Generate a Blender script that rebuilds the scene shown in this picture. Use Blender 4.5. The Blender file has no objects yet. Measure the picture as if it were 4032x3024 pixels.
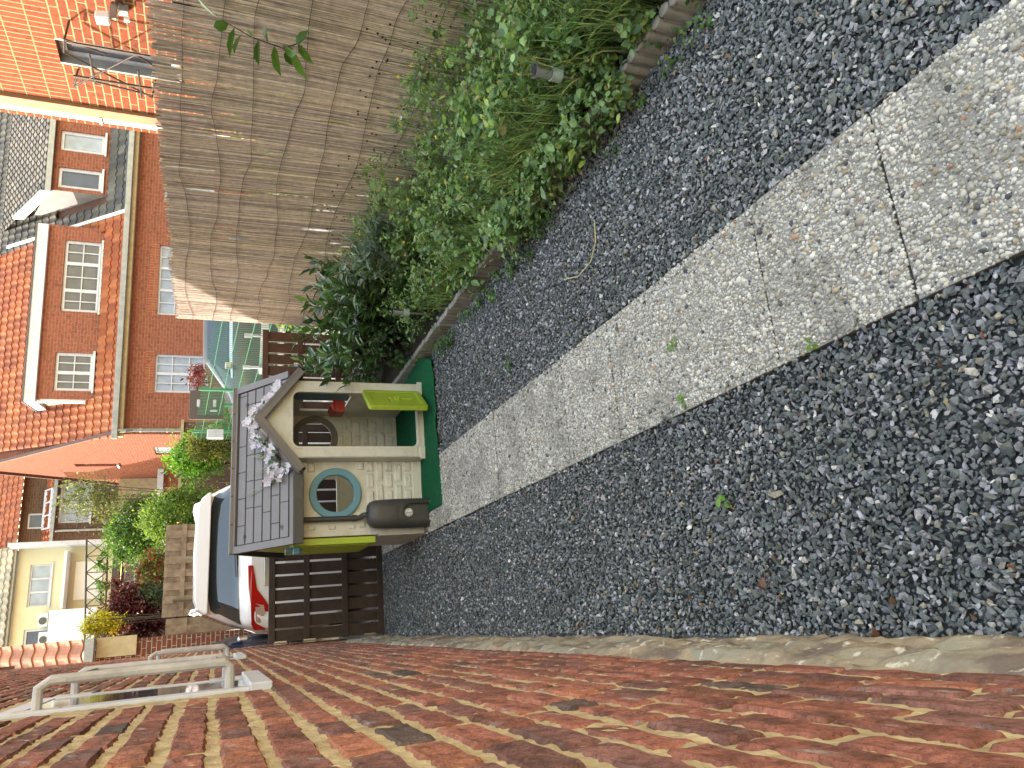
import bpy, bmesh, math, random
import numpy as np
from math import radians, sin, cos, pi
from mathutils import Vector, Matrix, Euler
R = random.Random(7)
NR = np.random.RandomState(11)
sc = bpy.context.scene
COL = sc.collection

# ------------------------------------------------ camera (held sideways), sky, sun, exposure
F, PITCH, ROLL, YAW, H = 2898.0, radians(21.63), radians(1.89), radians(18.26), 1.617
fwd = Vector((sin(YAW)*cos(PITCH), cos(YAW)*cos(PITCH), -sin(PITCH)))
rgt = Vector((cos(YAW), -sin(YAW), 0))
upv = rgt.cross(fwd)
eu = cos(ROLL)*rgt + sin(ROLL)*upv
ev = sin(ROLL)*rgt - cos(ROLL)*upv
cam = bpy.data.objects.new('camera', bpy.data.cameras.new('camera'))
COL.objects.link(cam)
cam.matrix_world = Matrix(((ev.x, eu.x, -fwd.x, 0), (ev.y, eu.y, -fwd.y, 0), (ev.z, eu.z, -fwd.z, H), (0, 0, 0, 1)))
cam.data.sensor_width = 36; cam.data.sensor_fit = 'HORIZONTAL'
cam.data.lens = F/4032*36
cam.data.clip_start = 0.02; cam.data.clip_end = 500
sc.camera = cam
SUN = Vector((-1, .9, .85)).normalized()          # towards the sun
world = bpy.data.worlds.new('World'); sc.world = world; world.use_nodes = True
wn = world.node_tree.nodes; wl = world.node_tree.links
sky = wn.new('ShaderNodeTexSky'); sky.sky_type = 'NISHITA'; sky.sun_disc = False
sky.sun_elevation = math.asin(SUN.z); sky.sun_rotation = math.atan2(SUN.x, SUN.y)
sky.air_density = 3.0; sky.dust_density = 2.0; sky.ozone_density = .6
wl.new(sky.outputs[0], wn['Background'].inputs[0]); wn['Background'].inputs[1].default_value = .15
sl = bpy.data.lights.new('sun', 'SUN'); sl.energy = 2.0; sl.angle = radians(.53); sl.color = (1, .93, .82)
so = bpy.data.objects.new('sun', sl); COL.objects.link(so)
so.rotation_euler = SUN.to_track_quat('Z', 'Y').to_euler(); so.location = (-6, 6, 12)
sc.view_settings.view_transform = 'Standard'; sc.view_settings.look = 'None'
sc.view_settings.gamma = 1; sc.view_settings.exposure = 2.6
sc.view_settings.use_white_balance = True; sc.view_settings.white_balance_temperature = 6700; sc.view_settings.white_balance_tint = 21
sc.cycles.max_bounces = 6; sc.cycles.transparent_max_bounces = 6

# ------------------------------------------------ helpers
def tag(o, label=None, cat=None, group=None, kind=None):
    if label: o['label'] = label
    if cat: o['category'] = cat
    if group: o['group'] = group
    if kind: o['kind'] = kind
    return o
def thing(name, loc, label, cat, group=None, rz=0):
    o = bpy.data.objects.new(name, None); COL.objects.link(o); o.location = loc
    o.rotation_euler = (0, 0, rz); o.empty_display_size = .1
    return tag(o, label, cat, group)
def wmat(o):
    m = Matrix.Identity(4)
    while o is not None:
        m = Matrix.LocRotScale(o.location, o.rotation_euler, o.scale) @ m
        o = o.parent
    return m
def link(name, me, mats, parent, world_coords=True):
    o = bpy.data.objects.new(name, me); COL.objects.link(o)
    for m in (mats if isinstance(mats, (list, tuple)) else [mats]): me.materials.append(m)
    if parent is not None:
        o.parent = parent
        if world_coords: me.transform(wmat(parent).inverted())
    return o
def arr_mesh(name, V, Fs, mats, parent=None, cols=None, smooth=False, fcount=None, midx=None, wc=True):
    """V (n,3), Fs (m,k) equal size faces"""
    V = np.asarray(V, np.float32); Fs = np.asarray(Fs, np.int32)
    me = bpy.data.meshes.new(name); me.vertices.add(len(V)); me.vertices.foreach_set('co', V.ravel())
    k = Fs.shape[1]
    me.loops.add(Fs.size); me.loops.foreach_set('vertex_index', Fs.ravel())
    me.polygons.add(len(Fs)); me.polygons.foreach_set('loop_start', np.arange(0, Fs.size, k, dtype=np.int32))
    me.polygons.foreach_set('loop_total', np.full(len(Fs), k, np.int32))
    me.polygons.foreach_set('use_smooth', np.full(len(Fs), smooth))
    if midx is not None: me.polygons.foreach_set('material_index', np.asarray(midx, np.int32))
    me.update(calc_edges=True); me.validate()
    if cols is not None:
        a = me.color_attributes.new('Col', 'FLOAT_COLOR', 'POINT')
        c = np.ones((len(V), 4), np.float32); c[:, :3] = cols
        a.data.foreach_set('color', c.ravel())
    return link(name, me, mats, parent, wc)
class MB:
    def __init__(s): s.v = []; s.f = []; s.m = []
    def add(s, vs, fs, mi=0):
        b = len(s.v); s.v += [tuple(v) for v in vs]; s.f += [tuple(i+b for i in f) for f in fs]; s.m += [mi]*len(fs); return s
    def box(s, x0, x1, y0, y1, z0, z1, mi=0):
        return s.add([(x0,y0,z0),(x1,y0,z0),(x1,y1,z0),(x0,y1,z0),(x0,y0,z1),(x1,y0,z1),(x1,y1,z1),(x0,y1,z1)],
            [(0,3,2,1),(4,5,6,7),(0,1,5,4),(1,2,6,5),(2,3,7,6),(3,0,4,7)], mi)
    def obox(s, o, a, b, c, mi=0):
        o, a, b, c = map(Vector, (o, a, b, c))
        vs = [o, o+a, o+a+b, o+b, o+c, o+a+c, o+a+b+c, o+b+c]
        fs = [(0,3,2,1),(4,5,6,7),(0,1,5,4),(1,2,6,5),(2,3,7,6),(3,0,4,7)]
        if a.cross(b).dot(c) < 0: fs = [f[::-1] for f in fs]
        return s.add(vs, fs, mi)
    def tube(s, pts, r, n=8, mi=0, cap=True):
        pts = [Vector(p) for p in pts]; rs = r if isinstance(r, (list, tuple)) else [r]*len(pts)
        rings = []; prev = None
        for i, p in enumerate(pts):
            d = (pts[min(i+1, len(pts)-1)]-pts[max(i-1, 0)]).normalized()
            if prev is None:
                a = d.orthogonal().normalized()
            else:
                a = (prev-d*prev.dot(d)).normalized()
            prev = a; b = d.cross(a)
            rings.append([p+(a*cos(2*pi*k/n)+b*sin(2*pi*k/n))*rs[i] for k in range(n)])
        vs = [v for rg in rings for v in rg]
        fs = [(i*n+k, i*n+(k+1) % n, (i+1)*n+(k+1) % n, (i+1)*n+k) for i in range(len(pts)-1) for k in range(n)]
        if cap: fs += [tuple(range(n))[::-1], tuple(range((len(pts)-1)*n, len(pts)*n))]
        return s.add(vs, fs, mi)
    def lathe(s, c, prof, n=24, axis='Z', mi=0):
        vs = []
        for r, h in prof:
            for k in range(n):
                a = 2*pi*k/n
                if axis == 'Z': vs.append((c[0]+r*cos(a), c[1]+r*sin(a), c[2]+h))
                elif axis == 'Y': vs.append((c[0]+r*cos(a), c[1]+h, c[2]+r*sin(a)))
                else: vs.append((c[0]+h, c[1]+r*cos(a), c[2]+r*sin(a)))
        L = len(prof)
        fs = [(i*n+k, i*n+(k+1) % n, (i+1)*n+(k+1) % n, (i+1)*n+k) for i in range(L-1) for k in range(n)]
        fs += [tuple(range(n))[::-1], tuple(range((L-1)*n, L*n))]
        return s.add(vs, fs, mi)
    def prism(s, poly, fn, d0, d1, mi=0):
        """poly 2d list, fn(a,b,d)->xyz"""
        n = len(poly)
        vs = [fn(a, b, d0) for a, b in poly]+[fn(a, b, d1) for a, b in poly]
        fs = [tuple(range(n)), tuple(range(n, 2*n))[::-1]]+[(i, i+n, (i+1) % n+n, (i+1) % n) for i in range(n)]
        return s.add(vs, fs, mi)
    def holed(s, outer, inner, c, fn, d0, d1, mi=0, ns=48):
        """plate between outer and inner polygons (star shaped about c)"""
        def cast(poly, a):
            dx, dy = cos(a), sin(a); best = None
            for i in range(len(poly)):
                (x1, y1), (x2, y2) = poly[i], poly[(i+1) % len(poly)]
                x1 -= c[0]; x2 -= c[0]; y1 -= c[1]; y2 -= c[1]
                ex, ey = x2-x1, y2-y1; den = dx*ey-dy*ex
                if abs(den) < 1e-12: continue
                t = (x1*ey-y1*ex)/den; u = (x1*dy-y1*dx)/den
                if t > 0 and -1e-6 <= u <= 1+1e-6 and (best is None or t > best): best = t
            return (c[0]+dx*best, c[1]+dy*best)
        A = sorted(set([round(2*pi*k/ns-pi, 5) for k in range(ns)]+[round(math.atan2(p[1]-c[1], p[0]-c[0]), 5) for p in outer+inner]))
        o = [cast(outer, a) for a in A]; i_ = [cast(inner, a) for a in A]; n = len(A)
        vs = [fn(*p, d0) for p in o]+[fn(*p, d0) for p in i_]+[fn(*p, d1) for p in o]+[fn(*p, d1) for p in i_]
        fs = []
        for k in range(n):
            j = (k+1) % n
            fs += [(k, j, n+j, n+k), (2*n+k, 3*n+k, 3*n+j, 2*n+j), (k, 2*n+k, 2*n+j, j), (n+k, n+j, 3*n+j, 3*n+k)]
        return s.add(vs, fs, mi)
    def build(s, name, mats, parent=None, bevel=0, smooth=False, seg=2, wc=True):
        me = bpy.data.meshes.new(name); me.from_pydata(s.v, [], s.f); 
        bm = bmesh.new(); bm.from_mesh(me); bmesh.ops.recalc_face_normals(bm, faces=bm.faces); bm.to_mesh(me); bm.free()
        me.update()
        if len(s.m) == len(me.polygons): me.polygons.foreach_set('material_index', s.m)
        o = link(name, me, mats, parent, wc)
        if smooth:
            me.polygons.foreach_set('use_smooth', [True]*len(me.polygons))
            me.set_sharp_from_angle(angle=radians(40))
        if bevel:
            b = o.modifiers.new('bevel', 'BEVEL'); b.width = bevel; b.segments = seg; b.limit_method = 'ANGLE'; b.angle_limit = radians(40)
        return o
_h = np.random.RandomState(5).rand(256, 256)
def vn(x, y):
    x = np.asarray(x, float); y = np.asarray(y, float)
    xi = np.floor(x).astype(int); yi = np.floor(y).astype(int); fx = x-xi; fy = y-yi
    fx = fx*fx*(3-2*fx); fy = fy*fy*(3-2*fy)
    g = lambda a, b: _h[a % 256, b % 256]
    return (g(xi, yi)*(1-fx)+g(xi+1, yi)*fx)*(1-fy)+(g(xi, yi+1)*(1-fx)+g(xi+1, yi+1)*fx)*fy
def fbm(x, y, o=4):
    t = 0; a = .5
    for i in range(o): t = t+a*vn(x*2**i+17*i, y*2**i+31*i); a /= 2
    return t
def ground_z(y): return .068*np.clip(np.asarray(y, float)-7.9, 0, 30)

# ------------------------------------------------ materials
def nodes(name):
    m = bpy.data.materials.new(name); m.use_nodes = True
    nt = m.node_tree; return m, nt, nt.nodes['Principled BSDF'], nt.nodes, nt.links
def bump(nt, p, sock, strength, dist=.01):
    b = nt.nodes.new('ShaderNodeBump'); b.inputs['Strength'].default_value = strength; b.inputs['Distance'].default_value = dist
    nt.links.new(sock, b.inputs['Height']); nt.links.new(b.outputs[0], p.inputs['Normal']); return b
def mixc(nt, fac, a, b, mode='MIX'):
    n = nt.nodes.new('ShaderNodeMix'); n.data_type = 'RGBA'; n.blend_type = mode
    for s, v in ((0, fac), (6, a), (7, b)):
        if hasattr(v, 'links') or hasattr(v, 'is_linked'): nt.links.new(v, n.inputs[s])
        else: n.inputs[s].default_value = (v if s == 0 else (*v, 1))
    return n.outputs[2]
def ramp(nt, sock, a, b):
    r = nt.nodes.new('ShaderNodeMapRange'); r.inputs[1].default_value = a; r.inputs[2].default_value = b
    nt.links.new(sock, r.inputs[0]); return r.outputs[0]
def noise(nt, scale, detail=4, vec=None, rough=.6):
    n = nt.nodes.new('ShaderNodeTexNoise'); n.inputs['Scale'].default_value = scale; n.inputs['Detail'].default_value = detail
    n.inputs['Roughness'].default_value = rough
    if vec is None:
        g = nt.nodes.new('ShaderNodeNewGeometry'); vec = g.outputs['Position']
    nt.links.new(vec, n.inputs['Vector']); return n.outputs[0]
def M(name, col, rough=.6, var=.25, scale=6, bmp=.0, bs=60, metal=0, spec=.5, col2=None, bd=.004):
    m, nt, p, N, L = nodes(name)
    n1 = noise(nt, scale, 5)
    c2 = col2 or tuple(c*(1-var) for c in col)
    L.new(mixc(nt, ramp(nt, n1, .35, .65), col, c2), p.inputs['Base Color'])
    p.inputs['Roughness'].default_value = rough; p.inputs['Metallic'].default_value = metal
    p.inputs['Specular IOR Level'].default_value = spec
    if bmp: bump(nt, p, noise(nt, bs, 4), bmp, bd)
    return m
def weather(m, dark=(.30, .27, .22), lo=.56, hi=.80, sc_=3.0):
    nt = m.node_tree; p = nt.nodes['Principled BSDF']; src = p.inputs['Base Color'].links[0].from_socket
    f = ramp(nt, noise(nt, sc_, 9, rough=.75), lo, hi)
    mu = nt.nodes.new('ShaderNodeMath'); mu.operation = 'MULTIPLY'; mu.inputs[1].default_value = .45; nt.links.new(f, mu.inputs[0])
    nt.links.new(mixc(nt, mu.outputs[0], src, dark), p.inputs['Base Color'])
def VC(name, rough=.7, bmp=.3, bs=150, var=.3, trans=0, spec=.4, ns=90, bd=.003):
    m, nt, p, N, L = nodes(name)
    a = N.new('ShaderNodeAttribute'); a.attribute_name = 'Col'
    c = a.outputs['Color']
    if var: c = mixc(nt, ramp(nt, noise(nt, ns, 3), .3, .7), c, mixc(nt, 1.0, c, (1-var, 1-var, 1-var), 'MULTIPLY'))
    L.new(c, p.inputs['Base Color']); p.inputs['Roughness'].default_value = rough; p.inputs['Specular IOR Level'].default_value = spec
    if bmp: bump(nt, p, noise(nt, bs, 3), bmp, bd)
    if trans:
        t = N.new('ShaderNodeBsdfTranslucent'); mx = N.new('ShaderNodeMixShader'); mx.inputs[0].default_value = trans
        L.new(mixc(nt, 1.0, c, (1.25, 1.3, .7), 'MULTIPLY'), t.inputs[0]); L.new(p.outputs[0], mx.inputs[1]); L.new(t.outputs[0], mx.inputs[2])
        L.new(mx.outputs[0], N['Material Output'].inputs[0])
    return m
def BR(name, axis, c1, c2, mort, bw=.22, bh=.075, ms=.012, swap=False, off=.5, bmpv=.6, dark=.5):
    m, nt, p, N, L = nodes(name)
    g = N.new('ShaderNodeNewGeometry'); s = N.new('ShaderNodeSeparateXYZ'); L.new(g.outputs['Position'], s.inputs[0])
    c = N.new('ShaderNodeCombineXYZ'); a, b = s.outputs['Y' if axis == 'X' else 'X'], s.outputs['Z']
    if swap: a, b = b, a
    L.new(a, c.inputs[0]); L.new(b, c.inputs[1])
    w = N.new('ShaderNodeVectorMath'); w.operation = 'MULTIPLY_ADD'
    nz = N.new('ShaderNodeTexNoise'); nz.inputs['Scale'].default_value = 25; L.new(c.outputs[0], nz.inputs['Vector'])
    L.new(nz.outputs['Color'], w.inputs[0]); w.inputs[1].default_value = (.006, .006, 0); L.new(c.outputs[0], w.inputs[2])
    t = N.new('ShaderNodeTexBrick'); L.new(w.outputs[0], t.inputs['Vector']); t.offset = off
    t.inputs['Color1'].default_value = (*c1, 1); t.inputs['Color2'].default_value = (*c2, 1); t.inputs['Mortar'].default_value = (*mort, 1)
    t.inputs['Scale'].default_value = 1; t.inputs['Mortar Size'].default_value = ms/2; t.inputs['Mortar Smooth'].default_value = .3
    t.inputs['Brick Width'].default_value = bw; t.inputs['Row Height'].default_value = bh
    n1 = noise(nt, 14, 5)
    L.new(mixc(nt, ramp(nt, n1, .5, .75), t.outputs[0], mixc(nt, 1.0, t.outputs[0], (dark, dark, dark), 'MULTIPLY')), p.inputs['Base Color'])
    p.inputs['Roughness'].default_value = .9; p.inputs['Specular IOR Level'].default_value = .2
    inv = N.new('ShaderNodeMath'); inv.operation = 'MULTIPLY_ADD'; inv.inputs[1].default_value = -1; L.new(t.outputs[1], inv.inputs[0])
    L.new(noise(nt, 60, 4), inv.inputs[2])
    bump(nt, p, inv.outputs[0], bmpv, .01)
    return m
def GLASS(name, col, rough=.05):
    m, nt, p, N, L = nodes(name); p.inputs['Base Color'].default_value = (*col, 1); p.inputs['Roughness'].default_value = rough
    p.inputs['Specular IOR Level'].default_value = .8 if 'car' in name else .35; p.inputs['Coat Weight'].default_value = .5 if 'car' in name else 0
    n1 = noise(nt, 3, 2); L.new(mixc(nt, ramp(nt, n1, .4, .6), col, tuple(c*.8 for c in col)), p.inputs['Base Color'])
    return m
mt_vc_stone = VC('gravel_stone', .85, .5, 260, .35, ns=160)
mt_vc_pebble = VC('pebble', .6, .15, 300, .3, ns=220)
mt_vc_brick = VC('brick_clay', .92, .9, 120, .55, spec=.2, ns=38, bd=.006)
nt_ = mt_vc_brick.node_tree; p_ = nt_.nodes['Principled BSDF']; src = p_.inputs['Base Color'].links[0].from_socket
f_ = ramp(nt_, noise(nt_, 150, 5, rough=.75), .52, .68)
nt_.links.new(mixc(nt_, f_, src, mixc(nt_, 1.0, src, (.38, .34, .34), 'MULTIPLY')), p_.inputs['Base Color'])
mt_leaf = VC('leaf', .45, 0, var=.25, trans=.35, ns=40)
mt_leaf_gloss = VC('glossy_leaf', .28, 0, var=.2, trans=.2, spec=.6, ns=40)
mt_reed = VC('dry_reed', .6, .15, 200, .3, ns=30, spec=.35)
mt_flower = VC('petal', .6, 0, var=.08, trans=.25)
mt_tile = VC('roof_tile', .75, .25, 60, .25, ns=9)
mt_mortar = M('sand_mortar', (.54, .43, .25), .95, .35, 18, .8, 140, spec=.15)
mt_grey_mortar = M('grey_mortar', (.42, .40, .36), .95, .3, 10, .5, 90)
mt_soil = M('soil', (.045, .032, .022), .95, .5, 25, 1, 60, bd=.02)
mt_under = M('dark_bed', (.05, .055, .06), .95, .4, 40, .5, 100)
mt_brown = M('brown_stained_wood', (.042, .022, .016), .62, .35, 9, .25, 60)
mt_rbrown = M('red_brown_wood', (.10, .045, .028), .6, .3, 9, .2, 60)
mt_cream = M('cream_plastic', (.68, .655, .58), .45, .06, 5, .08, 220)
mt_taupe = M('taupe_plastic', (.17, .155, .15), .42, .06, 5, .08, 220)
mt_dgrey = M('dark_grey_plastic', (.055, .055, .056), .45, .1, 5, .12, 260)
mt_groove = M('groove_plastic', (.055, .048, .045), .6, .1, 5)
mt_blue = M('blue_plastic', (.12, .30, .40), .4, .06, 5, .05, 200)
mt_lime = M('lime_plastic', (.42, .56, .05), .35, .05, 5, .05, 200)
mt_red = M('red_plastic', (.35, .03, .02), .4, .1, 5)
mt_white = M('white_plastic', (.75, .76, .78), .4, .04, 5)
mt_wpaint = M('white_paint', (.56, .58, .64), .5, .08, 7)
mt_fascia = M('fascia_paint', (.62, .62, .60), .5, .08, 3)
mt_oldpaint = M('weathered_paint', (.52, .50, .49), .55, .25, 12, .25, 60)
mt_matgreen = M('artificial_turf', (.008, .13, .055), .9, .3, 30, .9, 500, spec=.1)
mt_matback = M('turf_backing', (.05, .12, .10), .7, .2, 20, .2, 200)
mt_metal = M('brushed_steel', (.55, .55, .55), .3, .1, 20, metal=1)
mt_dmetal = M('dark_metal', (.07, .065, .06), .45, .2, 20, metal=.6)
mt_galv = M('zinc', (.32, .34, .35), .45, .25, 8, metal=.5)
mt_wire = M('dark_wire', (.05, .04, .035), .6, .2, 30)
mt_grnmetal = M('green_coated_metal', (.05, .24, .13), .4, .1, 20)
mt_conc = M('concrete', (.32, .31, .275), .9, .35, 10, .6, 80)
mt_render = M('cream_render', (.62, .58, .40), .85, .06, 2, .1, 30)
mt_carwhite = M('white_car_paint', (.80, .80, .80), .18, .02, 2, spec=.6)
mt_cargrey = M('grey_blue_car_paint', (.10, .115, .12), .2, .05, 2, spec=.6)
mt_carblue = M('dark_blue_car_paint', (.012, .02, .05), .2, .05, 2, spec=.6)
mt_carglass = GLASS('car_glass', (.02, .03, .035))
mt_glass = GLASS('window_glass', (.10, .11, .14))
mt_curt = GLASS('curtained_glass', (.33, .40, .50), .12)
mt_dglass = GLASS('dark_window_glass', (.05, .08, .16))
mt_lamp = GLASS('red_lamp_glass', (.45, .015, .01))
mt_lampclear = GLASS('clear_lamp_glass', (.5, .35, .3))
mt_tyre = M('rubber', (.02, .02, .02), .8)
mt_ltwood = M('light_fence_wood', (.29, .205, .135), .8, .45, 8, .4, 50)
mt_tanwood = M('tan_board', (.42, .33, .19), .8, .25, 6, .3, 40)
mt_bark = M('bark', (.09, .06, .04), .9, .4, 20, .7, 60)
mt_slate = M('grey_slate', (.20, .195, .19), .7, .15, 4, .2, 30)
mt_lead = M('lead_flashing', (.10, .11, .13), .55, .25, 10)
mt_panel = M('brown_grey_board', (.10, .085, .075), .6, .1, 5)
mt_terrain = M('paved_ground', (.24, .23, .21), .95, .25, 3, .4, 50)
mt_lawn = M('lawn', (.08, .16, .03), .9, .4, 8, .6, 60)
for q_, d_ in ((mt_cream, (.30, .27, .20)), (mt_taupe, (.09, .085, .075)), (mt_lime, (.20, .24, .05)), (mt_blue, (.10, .18, .2)), (mt_dgrey, (.13, .12, .11)), (mt_matgreen, (.03, .07, .03)), (mt_brown, (.09, .06, .045)), (mt_wpaint, (.34, .33, .30)), (mt_oldpaint, (.25, .22, .2))):
    weather(q_, d_, .5, .72, 7)
def stone_mat():
    m, nt, p, N, L = nodes('field_stone')
    g = N.new('ShaderNodeNewGeometry'); mp = N.new('ShaderNodeMapping'); mp.inputs['Scale'].default_value = (4, 2.2, 9)
    L.new(g.outputs['Position'], mp.inputs[0])
    v = N.new('ShaderNodeTexVoronoi'); v.inputs['Scale'].default_value = 1.2; L.new(mp.outputs[0], v.inputs['Vector'])
    sp = N.new('ShaderNodeSeparateColor'); L.new(v.outputs['Color'], sp.inputs[0])
    c = mixc(nt, sp.outputs[0], (.36, .28, .19), (.27, .27, .22))
    c = mixc(nt, ramp(nt, noise(nt, 6, 5), .45, .6), c, (.17, .135, .11))
    c = mixc(nt, ramp(nt, noise(nt, 22, 5), .58, .66), c, (.60, .57, .50))
    L.new(c, p.inputs['Base Color']); p.inputs['Roughness'].default_value = .85
    bump(nt, p, noise(nt, 40, 6), .7, .01); return m
mt_stone = stone_mat()

# ------------------------------------------------ ground, terrain
def grid(x0, x1, nx, y0, y1, ny, fz):
    xs = np.linspace(x0, x1, nx); ys = np.linspace(y0, y1, ny); X, Y = np.meshgrid(xs, ys)
    V = np.stack([X.ravel(), Y.ravel(), fz(X, Y).ravel()], 1)
    i = np.arange((ny-1)*(nx-1)); r, c = i//(nx-1), i % (nx-1); a = r*nx+c
    return V, np.stack([a, a+1, a+nx+1, a+nx], 1)
V, Fq = grid(-60, 60, 61, -30, 90, 121, lambda X, Y: ground_z(Y)-.03)
tag(arr_mesh('ground', V, Fq, mt_terrain), kind='structure')
m = MB(); m.box(-.14, 2.1, -.2, 8.6, -.02, -.012); tag(m.build('gravel_bed', mt_under), kind='structure')

# gravel: crushed angular stones
def hulls(n, k, flat, seed):
    rs = random.Random(seed); out = []
    for _ in range(n):
        bm = bmesh.new()
        for _ in range(k):
            v = Vector((rs.gauss(0, 1), rs.gauss(0, 1), rs.gauss(0, 1))).normalized()*rs.uniform(.75, 1.1)
            bm.verts.new((v.x*rs.uniform(.9, 1.2), v.y*.75, v.z*flat))
        r = bmesh.ops.convex_hull(bm, input=bm.verts)
        bmesh.ops.delete(bm, geom=[e for e in r['geom_interior'] if isinstance(e, bmesh.types.BMVert)], context='VERTS')
        bmesh.ops.triangulate(bm, faces=bm.faces)
        bm.verts.index_update()
        out.append((np.array([v.co[:] for v in bm.verts]), np.array([[v.index for v in f.verts] for f in bm.faces]))); bm.free()
    return out
def euler_mats(rx, ry, rz):
    cx, sx, cy, sy, cz, sz = np.cos(rx), np.sin(rx), np.cos(ry), np.sin(ry), np.cos(rz), np.sin(rz)
    m = np.empty((len(rx), 3, 3))
    m[:,0,0]=cz*cy; m[:,0,1]=cz*sy*sx-sz*cx; m[:,0,2]=cz*sy*cx+sz*sx
    m[:,1,0]=sz*cy; m[:,1,1]=sz*sy*sx+cz*cx; m[:,1,2]=sz*sy*cx-cz*sx
    m[:,2,0]=-sy; m[:,2,1]=cy*sx; m[:,2,2]=cy*cx
    return m
def scatter(temps, P, rot, S, C):
    """P (n,3) rot (n,3) S (n,) or (n,3) C (n,3) -> V,F,cols"""
    n = len(P); S = np.asarray(S); S = S[:, None]*np.ones(3) if S.ndim == 1 else S
    RM = euler_mats(rot[:,0], rot[:,1], rot[:,2]); tid = np.arange(n) % len(temps)
    Vs, Fs, Cs = [], [], []; base = 0
    for t, (tv, tf) in enumerate(temps):
        ix = np.where(tid == t)[0]
        if not len(ix): continue
        v = np.einsum('nij,nkj->nki', RM[ix], tv[None]*S[ix][:, None, :])+P[ix][:, None, :]
        f = tf[None]+(np.arange(len(ix))*len(tv))[:, None, None]+base
        Vs.append(v.reshape(-1, 3)); Fs.append(f.reshape(-1, tf.shape[1])); Cs.append(np.repeat(C[ix], len(tv), 0)); base += len(ix)*len(tv)
    return np.concatenate(Vs), np.concatenate(Fs), np.concatenate(Cs)
def pal(n, entries, jit=.15, rs=NR):
    w = np.array([e[0] for e in entries], float); c = np.array([e[1] for e in entries])
    i = rs.choice(len(w), n, p=w/w.sum()); return np.clip(c[i]*(1+jit*rs.randn(n, 1))+0*c[i], .005, .95)
GP = [(44, (.125, .142, .145)), (27, (.18, .195, .20)), (16, (.28, .28, .31)), (9, (.39, .385, .42)), (3, (.33, .30, .24)), (2, (.60, .58, .56)), (.35, (.26, .12, .07))]
def jgrid(x0, x1, y0, y1, s):
    xs = np.arange(x0, x1, s); ys = np.arange(y0, y1, s); X, Y = np.meshgrid(xs, ys)
    X = X.ravel()+NR.uniform(-.5, .5, X.size)*s; Y = Y.ravel()+NR.uniform(-.5, .5, Y.size)*s
    k = (X > x0) & (X < x1); return X[k], Y[k]
hs = hulls(26, 11, .55, 3)
A = []
for (x0, x1) in ((-.15, .640), (1.200, 2.075)):
    for y0, y1, s in ((.45, 2.4, .0125), (2.4, 4.6, .0127), (4.6, 8.4, .0155)):
        A.append(jgrid(x0, x1, y0, y1, s)+(s,))
gx = np.concatenate([a[0] for a in A]); gy = np.concatenate([a[1] for a in A]); gs = np.concatenate([np.full(len(a[0]), a[2]) for a in A])
ex_ = np.abs(NR.randn(150))*.035; ey_ = NR.uniform(.9, 5.3, 150); ex_ = np.where(NR.rand(150) < .5, .65+ex_, 1.19-ex_)
gx = np.concatenate([gx, ex_]); gy = np.concatenate([gy, ey_]); gs = np.concatenate([gs, np.full(150, .012)])
k = ~((gx > .84) & (gy > 5.5) & (gy < 6.95)); gx, gy, gs = gx[k], gy[k], gs[k]
n = len(gx)
und = .012*(fbm(gx*2.2, gy*2.2, 3)-.45)+np.where((gx > .645) & (gx < 1.195), .019, .008*np.exp(-(np.minimum(np.abs(gx-.64), np.abs(gx-1.2))/.035)**2))
gz = und+NR.uniform(-.006, .007, n)-.003+np.where(NR.rand(n) < .12, .007, 0)
sz = gs*np.clip(1.12-.05*gy, .85, 1.1)*NR.lognormal(-.42, .27, n)*1.2
V, Fq, C = scatter(hs, np.stack([gx, gy, gz], 1), np.stack([NR.randn(n)*.45, NR.randn(n)*.45, NR.uniform(0, 6.28, n)], 1), sz, pal(n, GP, .2))
tag(arr_mesh('gravel', V, Fq, mt_vc_stone, cols=C), 'loose crushed blue-grey gravel on both sides of the pebbled path', 'gravel', kind='stuff')

# path: exposed-pebble slabs
PX0, PX1 = .645, 1.195
m = MB(); y = .19-.5
rs = random.Random(2); pb = []
while y < 8.6:
    dz = rs.uniform(-.002, .002); g = .004 if rs.random() < .6 else .007
    m.box(PX0+rs.uniform(-.004, .004), PX1+rs.uniform(-.004, .004), y+g, y+.5-g, -.03, .012+dz); pb.append((y+g, y+.5-g, .012+dz)); y += .5
vs, fs = m.v, m.f
mt_cement = M('cement', (.31, .30, .275), .95, .35, 14, .8, 260)
me_path = m
ico = bmesh.new(); bmesh.ops.create_icosphere(ico, subdivisions=1, radius=1); ico.verts.index_update()
it = (np.array([v.co[:] for v in ico.verts]), np.array([[v.index for v in f.verts] for f in ico.faces])); ico.free()
its = [(it[0]*np.array([1, .8, .6])*(1+.12*np.random.RandomState(i).randn(len(it[0]), 1)), it[1]) for i in range(8)]
P, SZ = [], []
for a, b, z in pb:
    s = .0092 if b < 3.4 else (.0104 if b < 6 else .013)
    X, Y = jgrid(PX0+.002, PX1-.002, a, b, s)
    P.append(np.stack([X, Y, z-.0008+NR.uniform(-.0012, .0012, len(X))], 1)); SZ.append(np.full(len(X), s)*NR.lognormal(-.44, .34, len(X)))
P = np.concatenate(P); SZ = np.concatenate(SZ); n = len(P)
PP = [(46, (.52, .50, .45)), (28, (.66, .64, .60)), (14, (.33, .31, .26)), (7, (.45, .38, .27)), (3, (.09, .09, .11)), (1, (.42, .24, .15))]
c = pal(n, PP, .12); dirt = np.clip((fbm(P[:,0]*7, P[:,1]*7)-.46)*5, 0, 1)[:, None]; c = c*(1-.35*dirt)+np.array([.16, .16, .12])*.22*dirt
V, Fq, C = scatter(its, P, np.stack([NR.randn(n)*.3, NR.randn(n)*.3, NR.uniform(0, 6.28, n)], 1), SZ*1.0, c)
pv = np.array(me_path.v); pf = []
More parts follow.
